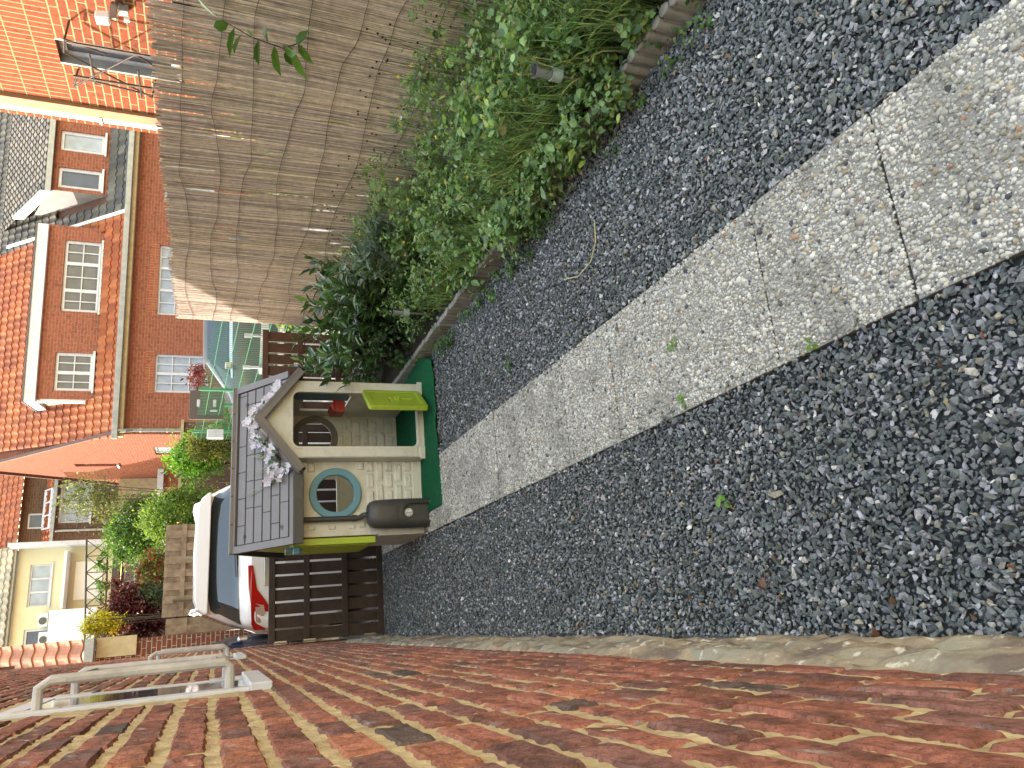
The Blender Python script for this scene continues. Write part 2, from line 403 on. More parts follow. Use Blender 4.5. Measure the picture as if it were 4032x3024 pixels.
for f in me_path.f: pf += [(f[0], f[1], f[2]), (f[0], f[2], f[3])]
nV = np.concatenate([V, pv]); nF = np.concatenate([Fq, np.array(pf)+len(V)])
nC = np.concatenate([C, np.full((len(pv), 3), .4)])
mi = np.concatenate([np.zeros(len(Fq), int), np.ones(len(pf), int)])
tag(arr_mesh('path', nV, nF, [mt_vc_pebble, mt_cement], cols=nC, smooth=False, midx=mi), kind='structure')
bpy.data.objects['path'].data.polygons.foreach_set('use_smooth', (mi == 0))

# ------------------------------------------------ own house: brick wall, stone base, roof, windows with grilles
WX = -.17
own = thing('brick_house', (WX, 5, 0), 'red brick house wall with sand mortar and rough stone base along the gravel', 'house')
WE = 10.05
def wall_top(y): return min(3.9+.93*(WE-y), 3.9+.93*5.2, 3.9+.93*(y+.6))
m = MB(); poly = [(-1.0, -.05), (WE, -.05), (WE, 3.9), (WE-5.2, wall_top(WE-5.2)), (-1.0, 3.9)]
m.prism(poly, lambda a, b, d: (d, a, b), WX-.0075, -8); m.build('wall', mt_mortar, own)
def _mort(Y, Z): return WX-.0045+.009*(fbm(Y*30, Z*40, 4)-.5)+.004*(vn(Y*110, Z*130)-.5)
ys_ = np.concatenate([np.arange(-.6, 4.2, .0125), np.arange(4.2, WE, .05)]); zs_ = np.concatenate([np.arange(.40, 2.3, .0125), np.arange(2.3, 3.9, .03)])
Y_, Z_ = np.meshgrid(ys_, zs_); nyy = len(ys_); i = np.arange((len(zs_)-1)*(nyy-1)); a = (i//(nyy-1))*nyy+i % (nyy-1)
yc_, zc_ = Y_.ravel()[a]+.006, Z_.ravel()[a]+.006
kp = ~(((yc_ > 2.64) & (yc_ < 3.33) & (zc_ > 1.49) & (zc_ < 2.18)) | ((yc_ > 5.87) & (yc_ < 6.73) & (zc_ > 1.44) & (zc_ < 2.1)))
a = a[kp]; arr_mesh('mortar', np.stack([_mort(Y_, Z_).ravel(), Y_.ravel(), Z_.ravel()], 1), np.stack([a, a+1, a+nyy+1, a+nyy], 1), mt_mortar, own)
tn_y, tn_z = 13, 9
bv, bf, bc = [], [], []
gy_, gz_ = np.meshgrid([0, .012, .035, .09, .22, .36, .5, .64, .78, .91, .965, .988, 1], [0, .05, .13, .3, .5, .7, .87, .95, 1]); gy_ = gy_.ravel(); gz_ = gz_.ravel()
qi = np.arange((tn_z-1)*(tn_y-1)); qr, qc = qi//(tn_y-1), qi % (tn_y-1); qa = qr*tn_y+qc; TF = np.stack([qa, qa+1, qa+tn_y+1, qa+tn_y], 1)
edge = np.minimum(np.minimum(gy_, 1-gy_)*.205, np.minimum(gz_, 1-gz_)*.064)
prof = np.clip(edge/.008, 0, 1)**.6
rs = np.random.RandomState(9); base = 0; CH = .0795; row = 0; z = .425
WIN = [(2.62, 3.35, 1.47, 2.2), (5.85, 6.75, 1.42, 2.12)]
while z < 8.7:
    y = -.6+(row % 2)*.11+rs.uniform(-.02, .02)
    while y < WE-.02:
        L_ = (.205 if rs.rand() < .8 else .1)*rs.uniform(.95, 1.05)
        y1 = min(y+L_, WE-.001)
        if z+.06 < wall_top((y+y1)/2)-.05 and not any(y1 > w[0] and y < w[1] and z+.06 > w[2] and z < w[3] for w in WIN):
            h = rs.uniform(.063, .070); dzz = rs.uniform(-.003, .003)
            yy = y+gy_*(y1-y); zz = z+dzz+gz_*h
            yy = yy+.004*(fbm(yy*30, zz*30+row)-.5)*2; zz = zz+.009*(fbm(yy*22+9, zz*40)-.5)*2*(1-.5*prof)
            xx = WX-.016+(.0165+rs.uniform(-.002, .003))*prof+.007*(fbm(yy*26+row*3, zz*60)-.5)*prof+.004*(fbm(yy*80, zz*110+row)-.5)*prof
            bv.append(np.stack([xx, yy, zz], 1)); bf.append(TF+base); base += len(yy)
            t = rs.rand(); cc = np.array((.39, .150, .105)) if t < .6 else (np.array((.29, .135, .11)) if t < .87 else (np.array((.16, .11, .095)) if t < .91 else np.array((.48, .19, .115))))
            cc = cc*rs.uniform(.8, 1.2); k = np.clip((fbm(yy*14, zz*30+5)-.47)*4.5, 0, 1)[:, None]
            kk = np.clip((fbm(yy*90+3, zz*160)-.70)*12, 0, 1)[:, None]
            col = cc*(1-.5*k)+np.array((.05, .045, .04))*.6*k; col = col*(1-kk)+np.array((.5, .46, .42))*kk
            bc.append(col)
        y = y1+rs.uniform(.009, .015)
    z += CH; row += 1
arr_mesh('brickwork', np.concatenate(bv), np.concatenate(bf), mt_vc_brick, own, cols=np.concatenate(bc), smooth=False)
# stone base
ny, nz = 620, 22
Y, T = np.meshgrid(np.linspace(-.6, 7.75, ny), np.linspace(0, 1, nz))
Zs = -.05+T*.50
st = np.floor(Y/.42+vn(Zs*7, Y*0)*1.2); crack = np.abs(((Y/.42+vn(Zs*7, Y*0)*1.2) % 1)-.5)*2
row_c = np.abs(((Zs+.03*vn(Y*2, Y*0)) / .14 % 1)-.5)*2
X = WX+.020+.030*(fbm(Y*5, Zs*14)-.5)*2+.022*(fbm(Y*22, Zs*40)-.5)+.008*(fbm(Y*70, Zs*110)-.5)-.012*np.clip((crack-.88)*8, 0, 1)-.012*np.clip((row_c-.8)*5, 0, 1)
X = X-.03*np.clip((T-.86)/.14, 0, 1)**1.5
Zs = Zs+np.where(T > .8, (fbm(Y*4, Y*0+3)-.5)*.03, 0)
i = np.arange((nz-1)*(ny-1)); r_, c_ = i//(ny-1), i % (ny-1); a = r_*ny+c_
arr_mesh('stone_base', np.stack([X.ravel(), Y.ravel(), Zs.ravel()], 1), np.stack([a, a+1, a+ny+1, a+ny], 1), mt_stone, own, smooth=True)
m = MB(); ridge = (WE-5.2, 3.9+.93*5.2)
for s, ye in ((1, WE+.25), (-1, -1.2)):
    ze = ridge[1]-.93*abs(ye-ridge[0])
    m.prism([(ridge[0], ridge[1]), (ye, ze), (ye, ze+.18), (ridge[0], ridge[1]+.18)], lambda a, b, d: (d, a, b), WX+.03, -8)
m.build('roof', mt_rbrown, own)
for wi, (y0, y1, z0, z1) in enumerate(WIN):
    w = MB(); w.box(WX-.03, WX+.006, y0-.004, y0+.09, z0+.03, z1).box(WX-.03, WX+.004, y1-.09, y1-.03, z0+.03, z1).box(WX-.03, WX+.003, y0+.09, y1-.09, z1-.07, z1)
    w.box(WX-.03, WX+.02, y0-.04, y1+.02, z0-.035, z0+.03)
    wf = w.build('window', mt_wpaint, own, bevel=.004)
    g = MB(); g.box(WX-.004, WX+.0005, y0+.085, y1-.085, z0+.03, z1-.06); g.build('pane', mt_glass, wf)
    gm = MB(); xo = WX+.085
    ys = (y0+.03, y1-.03)
    za, zb = z0+.09, z1-.12
    for yb in ys:
        gm.tube([(WX, yb, za), (xo-.012, yb, za), (xo, yb, za+.015), (xo, yb, (za+zb)/2), (xo, yb, zb-.03), (xo-.02, yb, zb), (WX, yb, zb)], .015, 8)
        for zq in (za, zb): gm.box(WX-.004, WX+.008, yb-.03, yb+.03, zq-.06, zq+.06)
    for zq in (za+.05, zb-.06): gm.box(xo-.008, xo+.006, ys[0]-.015, ys[-1]+.015, zq-.012, zq+.012)
    gm.build('grille', mt_oldpaint, wf, bevel=.003)

# ------------------------------------------------ dark slatted gate and fence panels
def slats(name, x0, x1, y, top, label, cat, group=None, mat=None, hinge=False, seed=1, sag=.0):
    rs = random.Random(seed); t = thing(name, ((x0+x1)/2, y, 0), label, cat, group)
    n = max(1, round((x1-x0)/.122)); w = (x1-x0)/n
    for k in range(n):
        m = MB(); g = rs.uniform(.008, .012); zt = top-.012+rs.uniform(-.004, .004)
        m.box(x0+k*w+g, x0+(k+1)*w-g, y, y+.018, .045, zt); m.build('board', mat, t, bevel=.002)
    for zz, hgt in ((top-.055, .06), (top*.665, .055), (top*.34, .055), (.03, .055)):
        m = MB(); m.box(x0, x1, y-.028, y-.002, zz, zz+hgt); m.build('rail', mat, t, bevel=.003)
    if hinge:
        for zz in (top-.16, top*.62, .12):
            m = MB(); m.box(x0-.012, x0+.018, y-.034, y-.029, zz, zz+.11).tube([(x0+.0, y-.036, zz-.01), (x0, y-.036, zz+.12)], .006, 8); m.build('hinge', mt_metal, t)
    return t
def post(x, y, top, label, mat=None):
    m = MB(); m.box(x-.035, x+.035, y-.035, y+.035, -.05, top); tag(m.build('fence_post', mat or mt_brown, None, bevel=.004), label, 'fence post', 'dark wooden posts of the slatted fence')
slats('garden_gate', -.125, .87, 7.65, 1.12, 'dark brown slatted wooden gate hinged to the brick wall', 'gate', None, mt_brown, True, 1)
post(.915, 7.66, 1.14, 'dark post between the slatted gate and the panel behind the playhouse')
slats('slatted_fence', .96, 1.93, 7.65, 1.14, 'dark brown slatted panel seen through the round windows of the playhouse', 'fence', 'slatted fence panels', mt_brown, False, 2)
post(1.97, 7.66, 1.2, 'dark post hidden at the right rear of the playhouse')
slats('slatted_fence', 2.01, 3.03, 7.65, 1.21, 'red brown slatted panel between the playhouse roof and the reed screen', 'fence', 'slatted fence panels', mt_rbrown, False, 3)

# ------------------------------------------------ reed screen fence
FX = 3.0
reed = thing('reed_screen', (FX, 4, 0), 'tall natural reed screen fence tied with dark wire rows', 'fence')
RY0, RY1 = 0.9, 7.42
def fz_off(y, z): return .03*np.sin(y*1.7+z)+.02*np.sin(y*4.1)+.03*(fbm(np.asarray(y)*.8, np.asarray(z)*0+2, 2)-.5)
ys = []; y = RY0; rs = np.random.RandomState(21)
while y < RY1:
    w = rs.uniform(.0055, .0105); ys.append((y, w)); gap = -.0012+rs.exponential(.0003)
    if 3.9 < y < 6.9 and rs.rand() < .05: gap += rs.uniform(.0012, .003)
    if y < 4.3 and rs.rand() < .0: gap += 0
    y += w+gap
runs = [0, 0, 0, 0]; rings = 23; nn = 5; vv, ff, cc = [], [], []; base = 0
for y, w in ys:
    top = 2.0+.03*fbm(y*3, y*0)+rs.uniform(-.025, .02)+(.0 if y < 6 else .02); zt = np.linspace(.06+rs.uniform(0, .03), top, rings)
    lean = rs.randn()*.0007+.006*sin(y*2.3); ph = rs.uniform(0, 6)
    yc = y+lean*zt+.0007*np.sin(zt*5+ph); xc = FX+fz_off(y, zt)+rs.uniform(-.0015, .0015)+.0008*np.sin(zt*7+ph)
    taper = np.linspace(1.12, 1.06, rings)*w/2*(1-(.28 if y < 4.6 and rs.rand() < .5 else .08)*np.clip((zt-1.72)/.25, 0, 1)*rs.rand())
    if runs[0] > 0: runs[0] -= 1
    elif 3.9 < y < 6.9 and rs.rand() < .11: za_ = rs.uniform(.5, 1.6); runs = [rs.randint(2, 4), za_, za_+rs.uniform(.14, .5), rs.uniform(.02, .2)]
    elif y < 4.4 and rs.rand() < .13: runs = [rs.randint(1, 3), rs.uniform(1.68, 1.85), 3, rs.uniform(.02, .2)]
    if runs[0] > 0: taper = np.where((zt > runs[1]) & (zt < runs[2]), taper*runs[3], taper)
    a = np.arange(nn)*2*pi/nn
    v = np.stack([(xc[:, None]+np.cos(a)*taper[:, None]), (yc[:, None]+np.sin(a)*taper[:, None]), np.repeat(zt[:, None], nn, 1)], 2)
    vv.append(v.reshape(-1, 3))
    r_ = np.arange(rings-1)[:, None]*nn; k_ = np.arange(nn)[None]; k2 = (k_+1) % nn
    ff.append((np.stack([r_+k_, r_+k2, r_+nn+k2, r_+nn+k_], 2).reshape(-1, 4))+base); base += rings*nn
    c0 = np.array((.62, .54, .43))*rs.uniform(.55, 1.4); c0 = c0*(1, rs.uniform(.95, 1.04), rs.uniform(.85, 1.1))
    ring_c = np.ones((rings, 1))*c0; 
    for q in rs.choice(rings, 3, replace=False): ring_c[q] *= rs.uniform(.5, .8)
    ring_c *= (1-.18*np.clip((zt-1.2)/.8, 0, 1))[:, None]*np.array((1, 1, 1.05))
    cc.append(np.repeat(ring_c, nn, 0))
arr_mesh('reeds', np.concatenate(vv), np.concatenate(ff), mt_reed, reed, cols=np.concatenate(cc), smooth=True)
for q, zw in enumerate((1.87, 1.67, 1.48, 1.235, 1.01, .80, .58, .36)):
    m = MB(); pts = []
    for y in np.arange(RY0, RY1, .03):
        zz = zw+.025*sin(y*3.1+q*2)+.02*(vn(y*4, q*3.3)-.5)*2+.01*(y-3)
        pts.append((FX+float(fz_off(y, zz))-.009-.004*vn(y*40, q), y, zz))
    m.tube(pts, .0018, 4); m.build('tie_wire', mt_wire, reed)
for y in (1.2, 3.3, 5.4, 7.4): MB().box(FX+.05, FX+.09, y-.02, y+.02, -.05, 1.9).build('support_post', mt_rbrown, reed)

# ------------------------------------------------ planted bed with scalloped edging
m = MB(); V, Fq = grid(2.10, 3.4, 14, .6, 7.6, 60, lambda X, Y: .085+.03*fbm(X*4, Y*4)-.5*np.clip(2.13-X, 0, 1))
tag(arr_mesh('soil', V, Fq, mt_soil, smooth=True), kind='structure')
m = MB(); y = .8; rs = random.Random(4)
while y < 7.45:
    r = .031; zt = .112+rs.uniform(-.004, .004); x = 2.10+rs.uniform(-.003, .003)
    prof_ = [(x+cos(a)*.024, y+.031+sin(a)*r) for a in [2*pi*k/10 for k in range(10)]]
    vs = [(px, py, -.04) for px, py in prof_]+[(px, py, zt-.006) for px, py in prof_]+[(x+(px-x)*.75, y+.031+(py-y-.031)*.75, zt) for px, py in prof_]
    fs = [(i, (i+1) % 10, 10+(i+1) % 10, 10+i) for i in range(10)]+[(10+i, 10+(i+1) % 10, 20+(i+1) % 10, 20+i) for i in range(10)]+[tuple(range(20, 30))]
    m.add(vs, fs); y += .0615
m.box(2.085, 2.115, .8, 7.45, -.04, .088)
tag(m.build('garden_edging', mt_conc, None, smooth=True), 'scalloped concrete edging along the planted bed', 'garden edging')

# ------------------------------------------------ leaves
def leaf_t(w=.45, fold=.12, bend=.15, rich=False):
    """leaf along +x, length 1"""
    if rich:
        v = [(0,0,0),(.25,w*.42,fold*.8),(.25,-w*.42,fold*.8),(.28,0,.0),(.6,w*.45,fold-bend*.3),(.6,-w*.45,fold-bend*.3),(.6,0,-bend*.3),(1,0,-bend)]
        f = [(0,3,1),(0,2,3),(1,3,6),(1,6,4),(3,2,5),(3,5,6),(4,6,7),(6,5,7)]
    else:
        v = [(0,0,0),(.45,w*.5,fold),(.45,-w*.5,fold),(.45,0,0),(1,0,-bend)]
        f = [(0,3,1),(0,2,3),(1,3,4),(3,2,4)]
    return np.array(v, float), np.array(f)
LEAF = [leaf_t(.5), leaf_t(.42, .08, .25), leaf_t(.6, .15, .1)]
OVAL = [leaf_t(.75, .06, .1, True), leaf_t(.65, .1, .2, True), leaf_t(.85, .08, .05, True)]
LAUREL = [leaf_t(.34, .05, .15, True), leaf_t(.38, .06, .05, True), leaf_t(.30, .07, .25, True)]
def cloud(name, parent, n, clumps, spread, size, palette, temps=LEAF, mat=None, seed=1, tilt=.7, up=0, jit=.18, label=None, cat=None, kind=None, fn=None, sj=.3):
    rs = np.random.RandomState(seed); clumps = np.asarray(clumps, float)
    i = rs.randint(0, len(clumps), n); d = rs.randn(n, 3); d /= np.linalg.norm(d, axis=1)[:, None]
    P = clumps[i, :3]+d*(clumps[i, 3:4]*np.abs(rs.normal(1, spread, (n, 1))))
    if fn is not None: P = P[fn(P)]; n = len(P); i = i[:n]
    rot = np.stack([rs.randn(n)*tilt, rs.randn(n)*tilt-up, rs.uniform(0, 6.28, n)], 1)
    C = pal(n, palette, jit, rs)*(.8+.4*rs.rand(len(clumps))[i][:, None])
    V, Fq, Cc = scatter(temps, P, rot, size*rs.lognormal(0, sj, n), C)
    o = arr_mesh(name, V, Fq, mat or mt_leaf, parent, cols=Cc)
    return tag(o, label, cat, kind=kind)
def ell(c, r, n, cr, seed=1, shell=.75):
    rs = np.random.RandomState(seed); d = rs.randn(n, 3); d /= np.linalg.norm(d, axis=1)[:, None]
    P = np.array(c)+d*np.array(r)*(rs.uniform(shell, 1, (n, 1))**1)*.85
    return np.concatenate([P, np.full((n, 1), cr)*rs.uniform(.7, 1.3, (n, 1))], 1)
# long grass
def grass(name, region, n, h, seed, label, palette, w=.004, parent=None):
    rs = np.random.RandomState(seed); x0, x1, y0, y1 = region
    x = rs.uniform(x0, x1, n); y = rs.uniform(y0, y1, n); hh = h*rs.uniform(.5, 1.15, n); az = rs.uniform(0, 6.28, n); ln = rs.uniform(.1, .7, n)
    az = np.where(rs.rand(n) < .3, pi+rs.randn(n)*.9, az)
    S = 6; t = np.linspace(0, 1, S); ww = w*(1-t)**.6*rs.uniform(.7, 1.4, (n, 1))
    cx = x[:, None]+np.cos(az)[:, None]*ln[:, None]*hh[:, None]*t**2.0*1.1; cy = y[:, None]+np.sin(az)[:, None]*ln[:, None]*hh[:, None]*t**2*1.1
    cz = .09+hh[:, None]*(t-.35*ln[:, None]*t**2.5)
    sx = -np.sin(az+.8)[:, None]*ww; sy = np.cos(az+.8)[:, None]*ww
    V = np.stack([np.stack([cx-sx, cy-sy, cz], 2), np.stack([cx+sx, cy+sy, cz], 2)], 2).reshape(-1, 3)
    b = (np.arange(n)*S*2)[:, None]+np.arange(S-1)*2; Fq = np.stack([b, b+1, b+3, b+2], 2).reshape(-1, 4)
    C = np.repeat(pal(n, palette, .2, rs), S*2, 0)
    return tag(arr_mesh(name, V, Fq, mt_leaf, parent, cols=C), label, 'grass', kind='stuff')
GG = [(5, (.20, .31, .12)), (3, (.28, .40, .16)), (2, (.13, .20, .09)), (1, (.48, .45, .24))]
grass('long_grass', (2.14, 2.9, 1.2, 3.15), 7000, .40, 3, 'long green grass growing in the near end of the bed', GG, .0035)
grass('short_grass', (2.12, 2.9, 3.1, 4.8), 2600, .28, 4, 'finer grass among the weeds in the middle of the bed', GG, .003)
WG = [(5, (.20, .34, .13)), (3, (.28, .43, .17)), (2, (.12, .22, .10)), (1, (.36, .46, .11)), (.4, (.40, .34, .16))]
rs = np.random.RandomState(31); cl = []
for k in range(620):
    y = rs.uniform(2.0, 5.4); x = rs.uniform(2.17, 2.93); hmax = .16+.50*np.clip((x-2.1)/.75, 0, 1)*(1.0 if y > 2.6 else .8)
    cl.append((x, y, .1+hmax*rs.uniform(.15, 1), .05))
cloud('leafy_weeds', None, 21000, cl, .45, .030, WG, OVAL+LEAF, seed=8, tilt=.55, label='dense leafy green weeds spilling over the bed towards the gravel', cat='weeds', kind='stuff')
cl = [(rs.uniform(2.06, 2.2), rs.choice([rs.uniform(1.9, 3.1), rs.uniform(2.4, 4.3)]), rs.uniform(.06, .2), .045) for k in range(90)]
cloud('edge_weeds', None, 2600, cl, .5, .034, WG, OVAL, seed=18, tilt=.5, label='leafy weeds hanging over the scalloped edging in the middle of the bed', cat='weeds', kind='stuff')
cl = [(rs.uniform(2.2, 2.9), rs.uniform(1.3, 3.1), rs.uniform(.2, .5), .06) for k in range(130)]
cloud('broad_weeds', None, 4600, cl, .5, .036, WG, OVAL, seed=19, tilt=.5, label='small leafy weeds mixed into the long grass at the near end', cat='weeds', kind='stuff')
cl = [(rs.uniform(2.15, 2.4), rs.uniform(1.1, 2.6), rs.uniform(.12, .36), .03) for k in range(36)]
cloud('strawberry_leaves', None, 230, cl, .5, .062, [(1, (.10, .22, .04)), (1, (.07, .17, .04))], OVAL, seed=9, tilt=.45, label='broad light green strawberry leaves by the nearest edging', cat='weeds', kind='stuff')
cl = [(2.0+rs.randn()*.05, rs.uniform(1.7, 2.5), .03+rs.rand()*.03, .03) for k in range(8)]+[(1.98+rs.randn()*.045, rs.uniform(3.0, 5.3), .02+rs.rand()*.03, .03) for k in range(46)]
cloud('clover_weeds', None, 900, cl, .6, .022, [(1, (.09, .20, .03)), (1, (.07, .15, .04))], OVAL, seed=10, tilt=.3, label='small bright green weeds spreading on the gravel beside the edging', cat='weeds', kind='stuff')
# thin stems with seed heads against the reeds
sv = MB(); hd = []
rs2 = random.Random(12)
for k in range(150):
    y = rs2.uniform(2.3, 5.6); x = rs2.uniform(2.6, 2.93); h = rs2.uniform(.5, .98); dx, dy = rs2.uniform(-.06, .05), rs2.uniform(-.14, .14)
    pts = [(x, y, .1), (x+dx*.4, y+dy*.3, h*.5), (min(x+dx, 2.955), y+dy, h)]
    sv.tube(pts, .0012, 3, cap=False)
    if rs2.random() < .7: sv.lathe((min(x+dx, 2.955), y+dy, h), [(.001, -.006), (.0055, -.002), (.0055, .003), (.001, .007)], 6, mi=1)
tag(sv.build('seed_stems', [M('green_stem', (.05, .08, .03), .7), M('dry_seed', (.03, .02, .018), .9)]), 'thin weed stems with dark seed heads in front of the reed screen', 'weeds', kind='stuff')
fl = MB()
rs2 = random.Random(14); P = [(rs2.uniform(2.2, 2.9), rs2.uniform(1.9, 5.2)) for _ in range(34)]
FV, FF = [], []; 
def petal_flower(c, r, n=5, cup=.3, nrm=None, rs=rs2):
    q = Vector((rs.gauss(0, .5)-.6, rs.gauss(0, .5)-.9, 1)).normalized() if nrm is None else Vector(nrm).normalized()
    a = q.orthogonal().normalized(); b = q.cross(a); c = Vector(c); vs = [c]; fs = []
    for k in range(n):
        t = 2*pi*(k+rs.uniform(-.1, .1))/n; d = a*cos(t)+b*sin(t); e = q.cross(d)
        i = len(vs); vs += [c+d*r*.55+e*r*.36+q*r*cup*.5, c+d*r+q*r*cup+e*r*.15, c+d*r-e*r*.15+q*r*cup*.9, c+d*r*.55-e*r*.36+q*r*cup*.5]
        fs += [(0, i, i+1, i+2), (0, i+2, i+3)]
    return vs, fs
for k, (x, y) in enumerate(P):
    vs, fs = petal_flower((x, y, .16+.5*(x-2.1)/.75+rs2.uniform(0, .06)), .011); fl.add(vs, fs, 0 if k % 4 else 1)
tag(fl.build('wild_flowers', [M('yellow_petal', (.75, .6, .02), .5), M('white_petal', (.8, .8, .8), .5)]), 'scattered tiny yellow and white wildflowers in the bed', 'flowers', kind='stuff')

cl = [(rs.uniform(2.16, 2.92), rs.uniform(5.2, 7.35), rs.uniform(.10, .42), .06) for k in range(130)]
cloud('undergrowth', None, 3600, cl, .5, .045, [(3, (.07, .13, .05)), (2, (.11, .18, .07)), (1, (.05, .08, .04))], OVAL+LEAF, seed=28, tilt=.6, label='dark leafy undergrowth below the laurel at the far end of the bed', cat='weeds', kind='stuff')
cl = [(rs.uniform(1.98, 2.2), rs.uniform(2.15, 3.5), rs.uniform(.03, .24), .05) for k in range(120)]
cloud('spilling_weeds', None, 2600, cl, .5, .034, WG, OVAL+LEAF, seed=29, tilt=.5, label='green weeds spilling from the bed over the edging onto the gravel', cat='weeds', kind='stuff')
# laurel shrub
lau = thing('laurel_shrub', (2.52, 5.6, .09), 'dark glossy laurel shrub with long leaves beside the playhouse', 'shrub')
m = MB(); rs2 = random.Random(5); tips = []
for k in range(84):
    a = rs2.uniform(0, 6.28); r = rs2.uniform(.05, .44); h = rs2.uniform(.25, .95)
    y1 = 5.9+sin(a)*r*3.0; x1 = min(max(2.48+cos(a)*r*.9, 2.40 if y1 < 5.5 else 2.14), 2.9)
    pts = [(2.5, 5.9+sin(a)*.5, .08), (2.5+(x1-2.5)*.5, 5.9+(y1-5.9)*.7, .08+h*.55), (x1, y1, .05+h)]
    m.tube(pts, [.010, .006, .003], 5); tips.append(pts)
tips.append([(2.3, 5.75, .4), (2.1, 5.7, .62), (1.80, 5.62, .66)]); m.tube(tips[-1], [.006, .004, .0025], 5)
tips.append([(2.3, 5.85, .5), (2.05, 5.75, .75), (1.86, 5.68, .80)]); m.tube(tips[-1], [.006, .004, .0025], 5)
m.build('branches', mt_bark, lau)
P, RT, SZ = [], [], []
for pts in tips:
    for t in np.linspace(.25, 1, 30):
        p = Vector(pts[0]).lerp(Vector(pts[1]), t*2) if t < .5 else Vector(pts[1]).lerp(Vector(pts[2]), (t-.5)*2)
        d = (Vector(pts[2])-Vector(pts[1])).normalized()
        P.append((p.x+rs2.gauss(0, .012), p.y+rs2.gauss(0, .012), p.z)); az = rs2.uniform(0, 6.28)
        RT.append((rs2.gauss(0, .4), -rs2.uniform(.2, 1.0)-.3*(t > .9), az)); SZ.append(rs2.uniform(.09, .145))
n = len(P); V, Fq, C = scatter(LAUREL, np.array(P), np.array(RT), np.array(SZ), pal(n, [(5, (.06, .135, .045)), (3, (.09, .18, .055)), (1, (.12, .23, .05)), (1, (.05, .09, .06))], .15))
arr_mesh('leaves', V, Fq, mt_leaf_gloss, lau, cols=C)
# silvery herb clump
tg = thing('silver_sage', (2.62, 4.75, .09), 'pale grey-green leafy plant leaning beside the laurel', 'plant')
cloud('leaves', tg, 420, [(2.55+rs.uniform(-.14, .14), 4.78+rs.uniform(-.22, .2), rs.uniform(.45, .82), .04) for _ in range(22)], .5, .075, [(2, (.16, .22, .17)), (1, (.10, .16, .11))], LAUREL, seed=4, tilt=.7)
# twig poking through the reeds
tw = thing('leafy_twig', (2.98, 3.33, 1.3), 'bright green leafy twig poking through the reed screen', 'twig')
m = MB(); tp = [(2.99, 3.34, 1.27), (2.93, 3.34, 1.36), (2.90, 3.27, 1.52), (2.88, 3.17, 1.66)]; m.tube(tp, [.004, .0035, .003, .0015], 5); m.build('stem', mt_bark, tw)
P, RT, SZ = [], [], []
for k, (t, s, az, el) in enumerate([(3, .12, -1.2, 1.0), (2.8, .10, -2.6, .6), (2.6, .11, 2.2, .2), (2.3, .13, 1.5, .3), (2.0, .12, -2.2, .1), (1.8, .12, 1.7, .0), (1.5, .10, -1.7, .2), (1.3, .13, 1.9, -.2), (1.0, .12, -2.4, -.3), (.8, .12, 1.4, -.2), (.6, .14, 2.2, -.5), (.3, .09, -1.5, -.4), (.2, .10, 1.9, -.7)]):
    i = min(int(t), 2); p = Vector(tp[i]).lerp(Vector(tp[i+1]), t-i); P.append(p[:]); RT.append((pi/2*.35, -el, az)); SZ.append(s*1.35)
V, Fq, C = scatter([leaf_t(.42, .05, .1, True)], np.array(P), np.array(RT), np.array(SZ), pal(len(P), [(2, (.07, .17, .03)), (1, (.11, .24, .04))], .1)); arr_mesh('leaves', V, Fq, mt_leaf_gloss, tw, cols=C)
# solar lamps
def solar(x, y, z, h, label):
    t = thing('solar_lamp', (x, y, z), label, 'garden lamp', 'solar stake lamps in the bed')
    m = MB(); m.tube([(x, y, z-.05), (x, y, z+h-.12)], .009, 10); m.build('stake', mt_metal, t, smooth=True)
    m = MB(); m.lathe((x, y, z+h-.13), [(.012, 0), (.031, .008), (.031, .055)], 20); m.build('lens', M('clear_lens', (.35, .42, .38), .1, .2, 40), t, smooth=True)
    m = MB(); m.lathe((x, y, z+h-.072), [(.026, 0), (.026, .062), (.033, .066), (.033, .072)], 20); c = m.build('cap', mt_metal, t, smooth=True)
    m = MB(); m.lathe((x, y, z+h), [(.028, 0), (.028, .002)], 20); m.build('solar_panel', M('solar_cell', (.02, .02, .04), .15), c)
solar(2.20, 5.03, .10, .33, 'thin steel solar lamp standing in front of the dark laurel')
solar(2.15, 2.30, .10, .33, 'steel solar lamp half hidden in the long grass')

# ------------------------------------------------ green mat
def matz(X, Y): return .026+.006*np.sin(X*9+Y*5)*fbm(X*5, Y*5)+.02*np.clip(fbm(X*11, Y*0+1)-.55, 0, 1)*(Y < 5.5)+.13*np.clip((X-2.02)/.12, 0, 1)**1.5*np.clip((6.3-Y), 0, 1)
V, Fq = grid(.80, 2.14, 90, 5.40, 7.0, 60, matz)
t_ = (V[:, 1]-5.40); V[:, 1] += np.where(t_ < .3, (V[:, 0]-.8)*.05+.012*np.sin(V[:, 0]*23)*(V[:, 0] > 1.2), 0)*(1-t_/.3).clip(0, 1)
V[:, 1] += .45*np.clip((V[:, 0]-2.0)/.14, 0, 1)*np.clip(1-t_/1.2, 0, 1)
o = tag(arr_mesh('green_mat', V, Fq, mt_matgreen, smooth=True), 'dark green artificial grass mat under the playhouse with a curled corner', 'mat')
so_ = o.modifiers.new('thick', 'SOLIDIFY'); so_.thickness = .006; so_.offset = -1

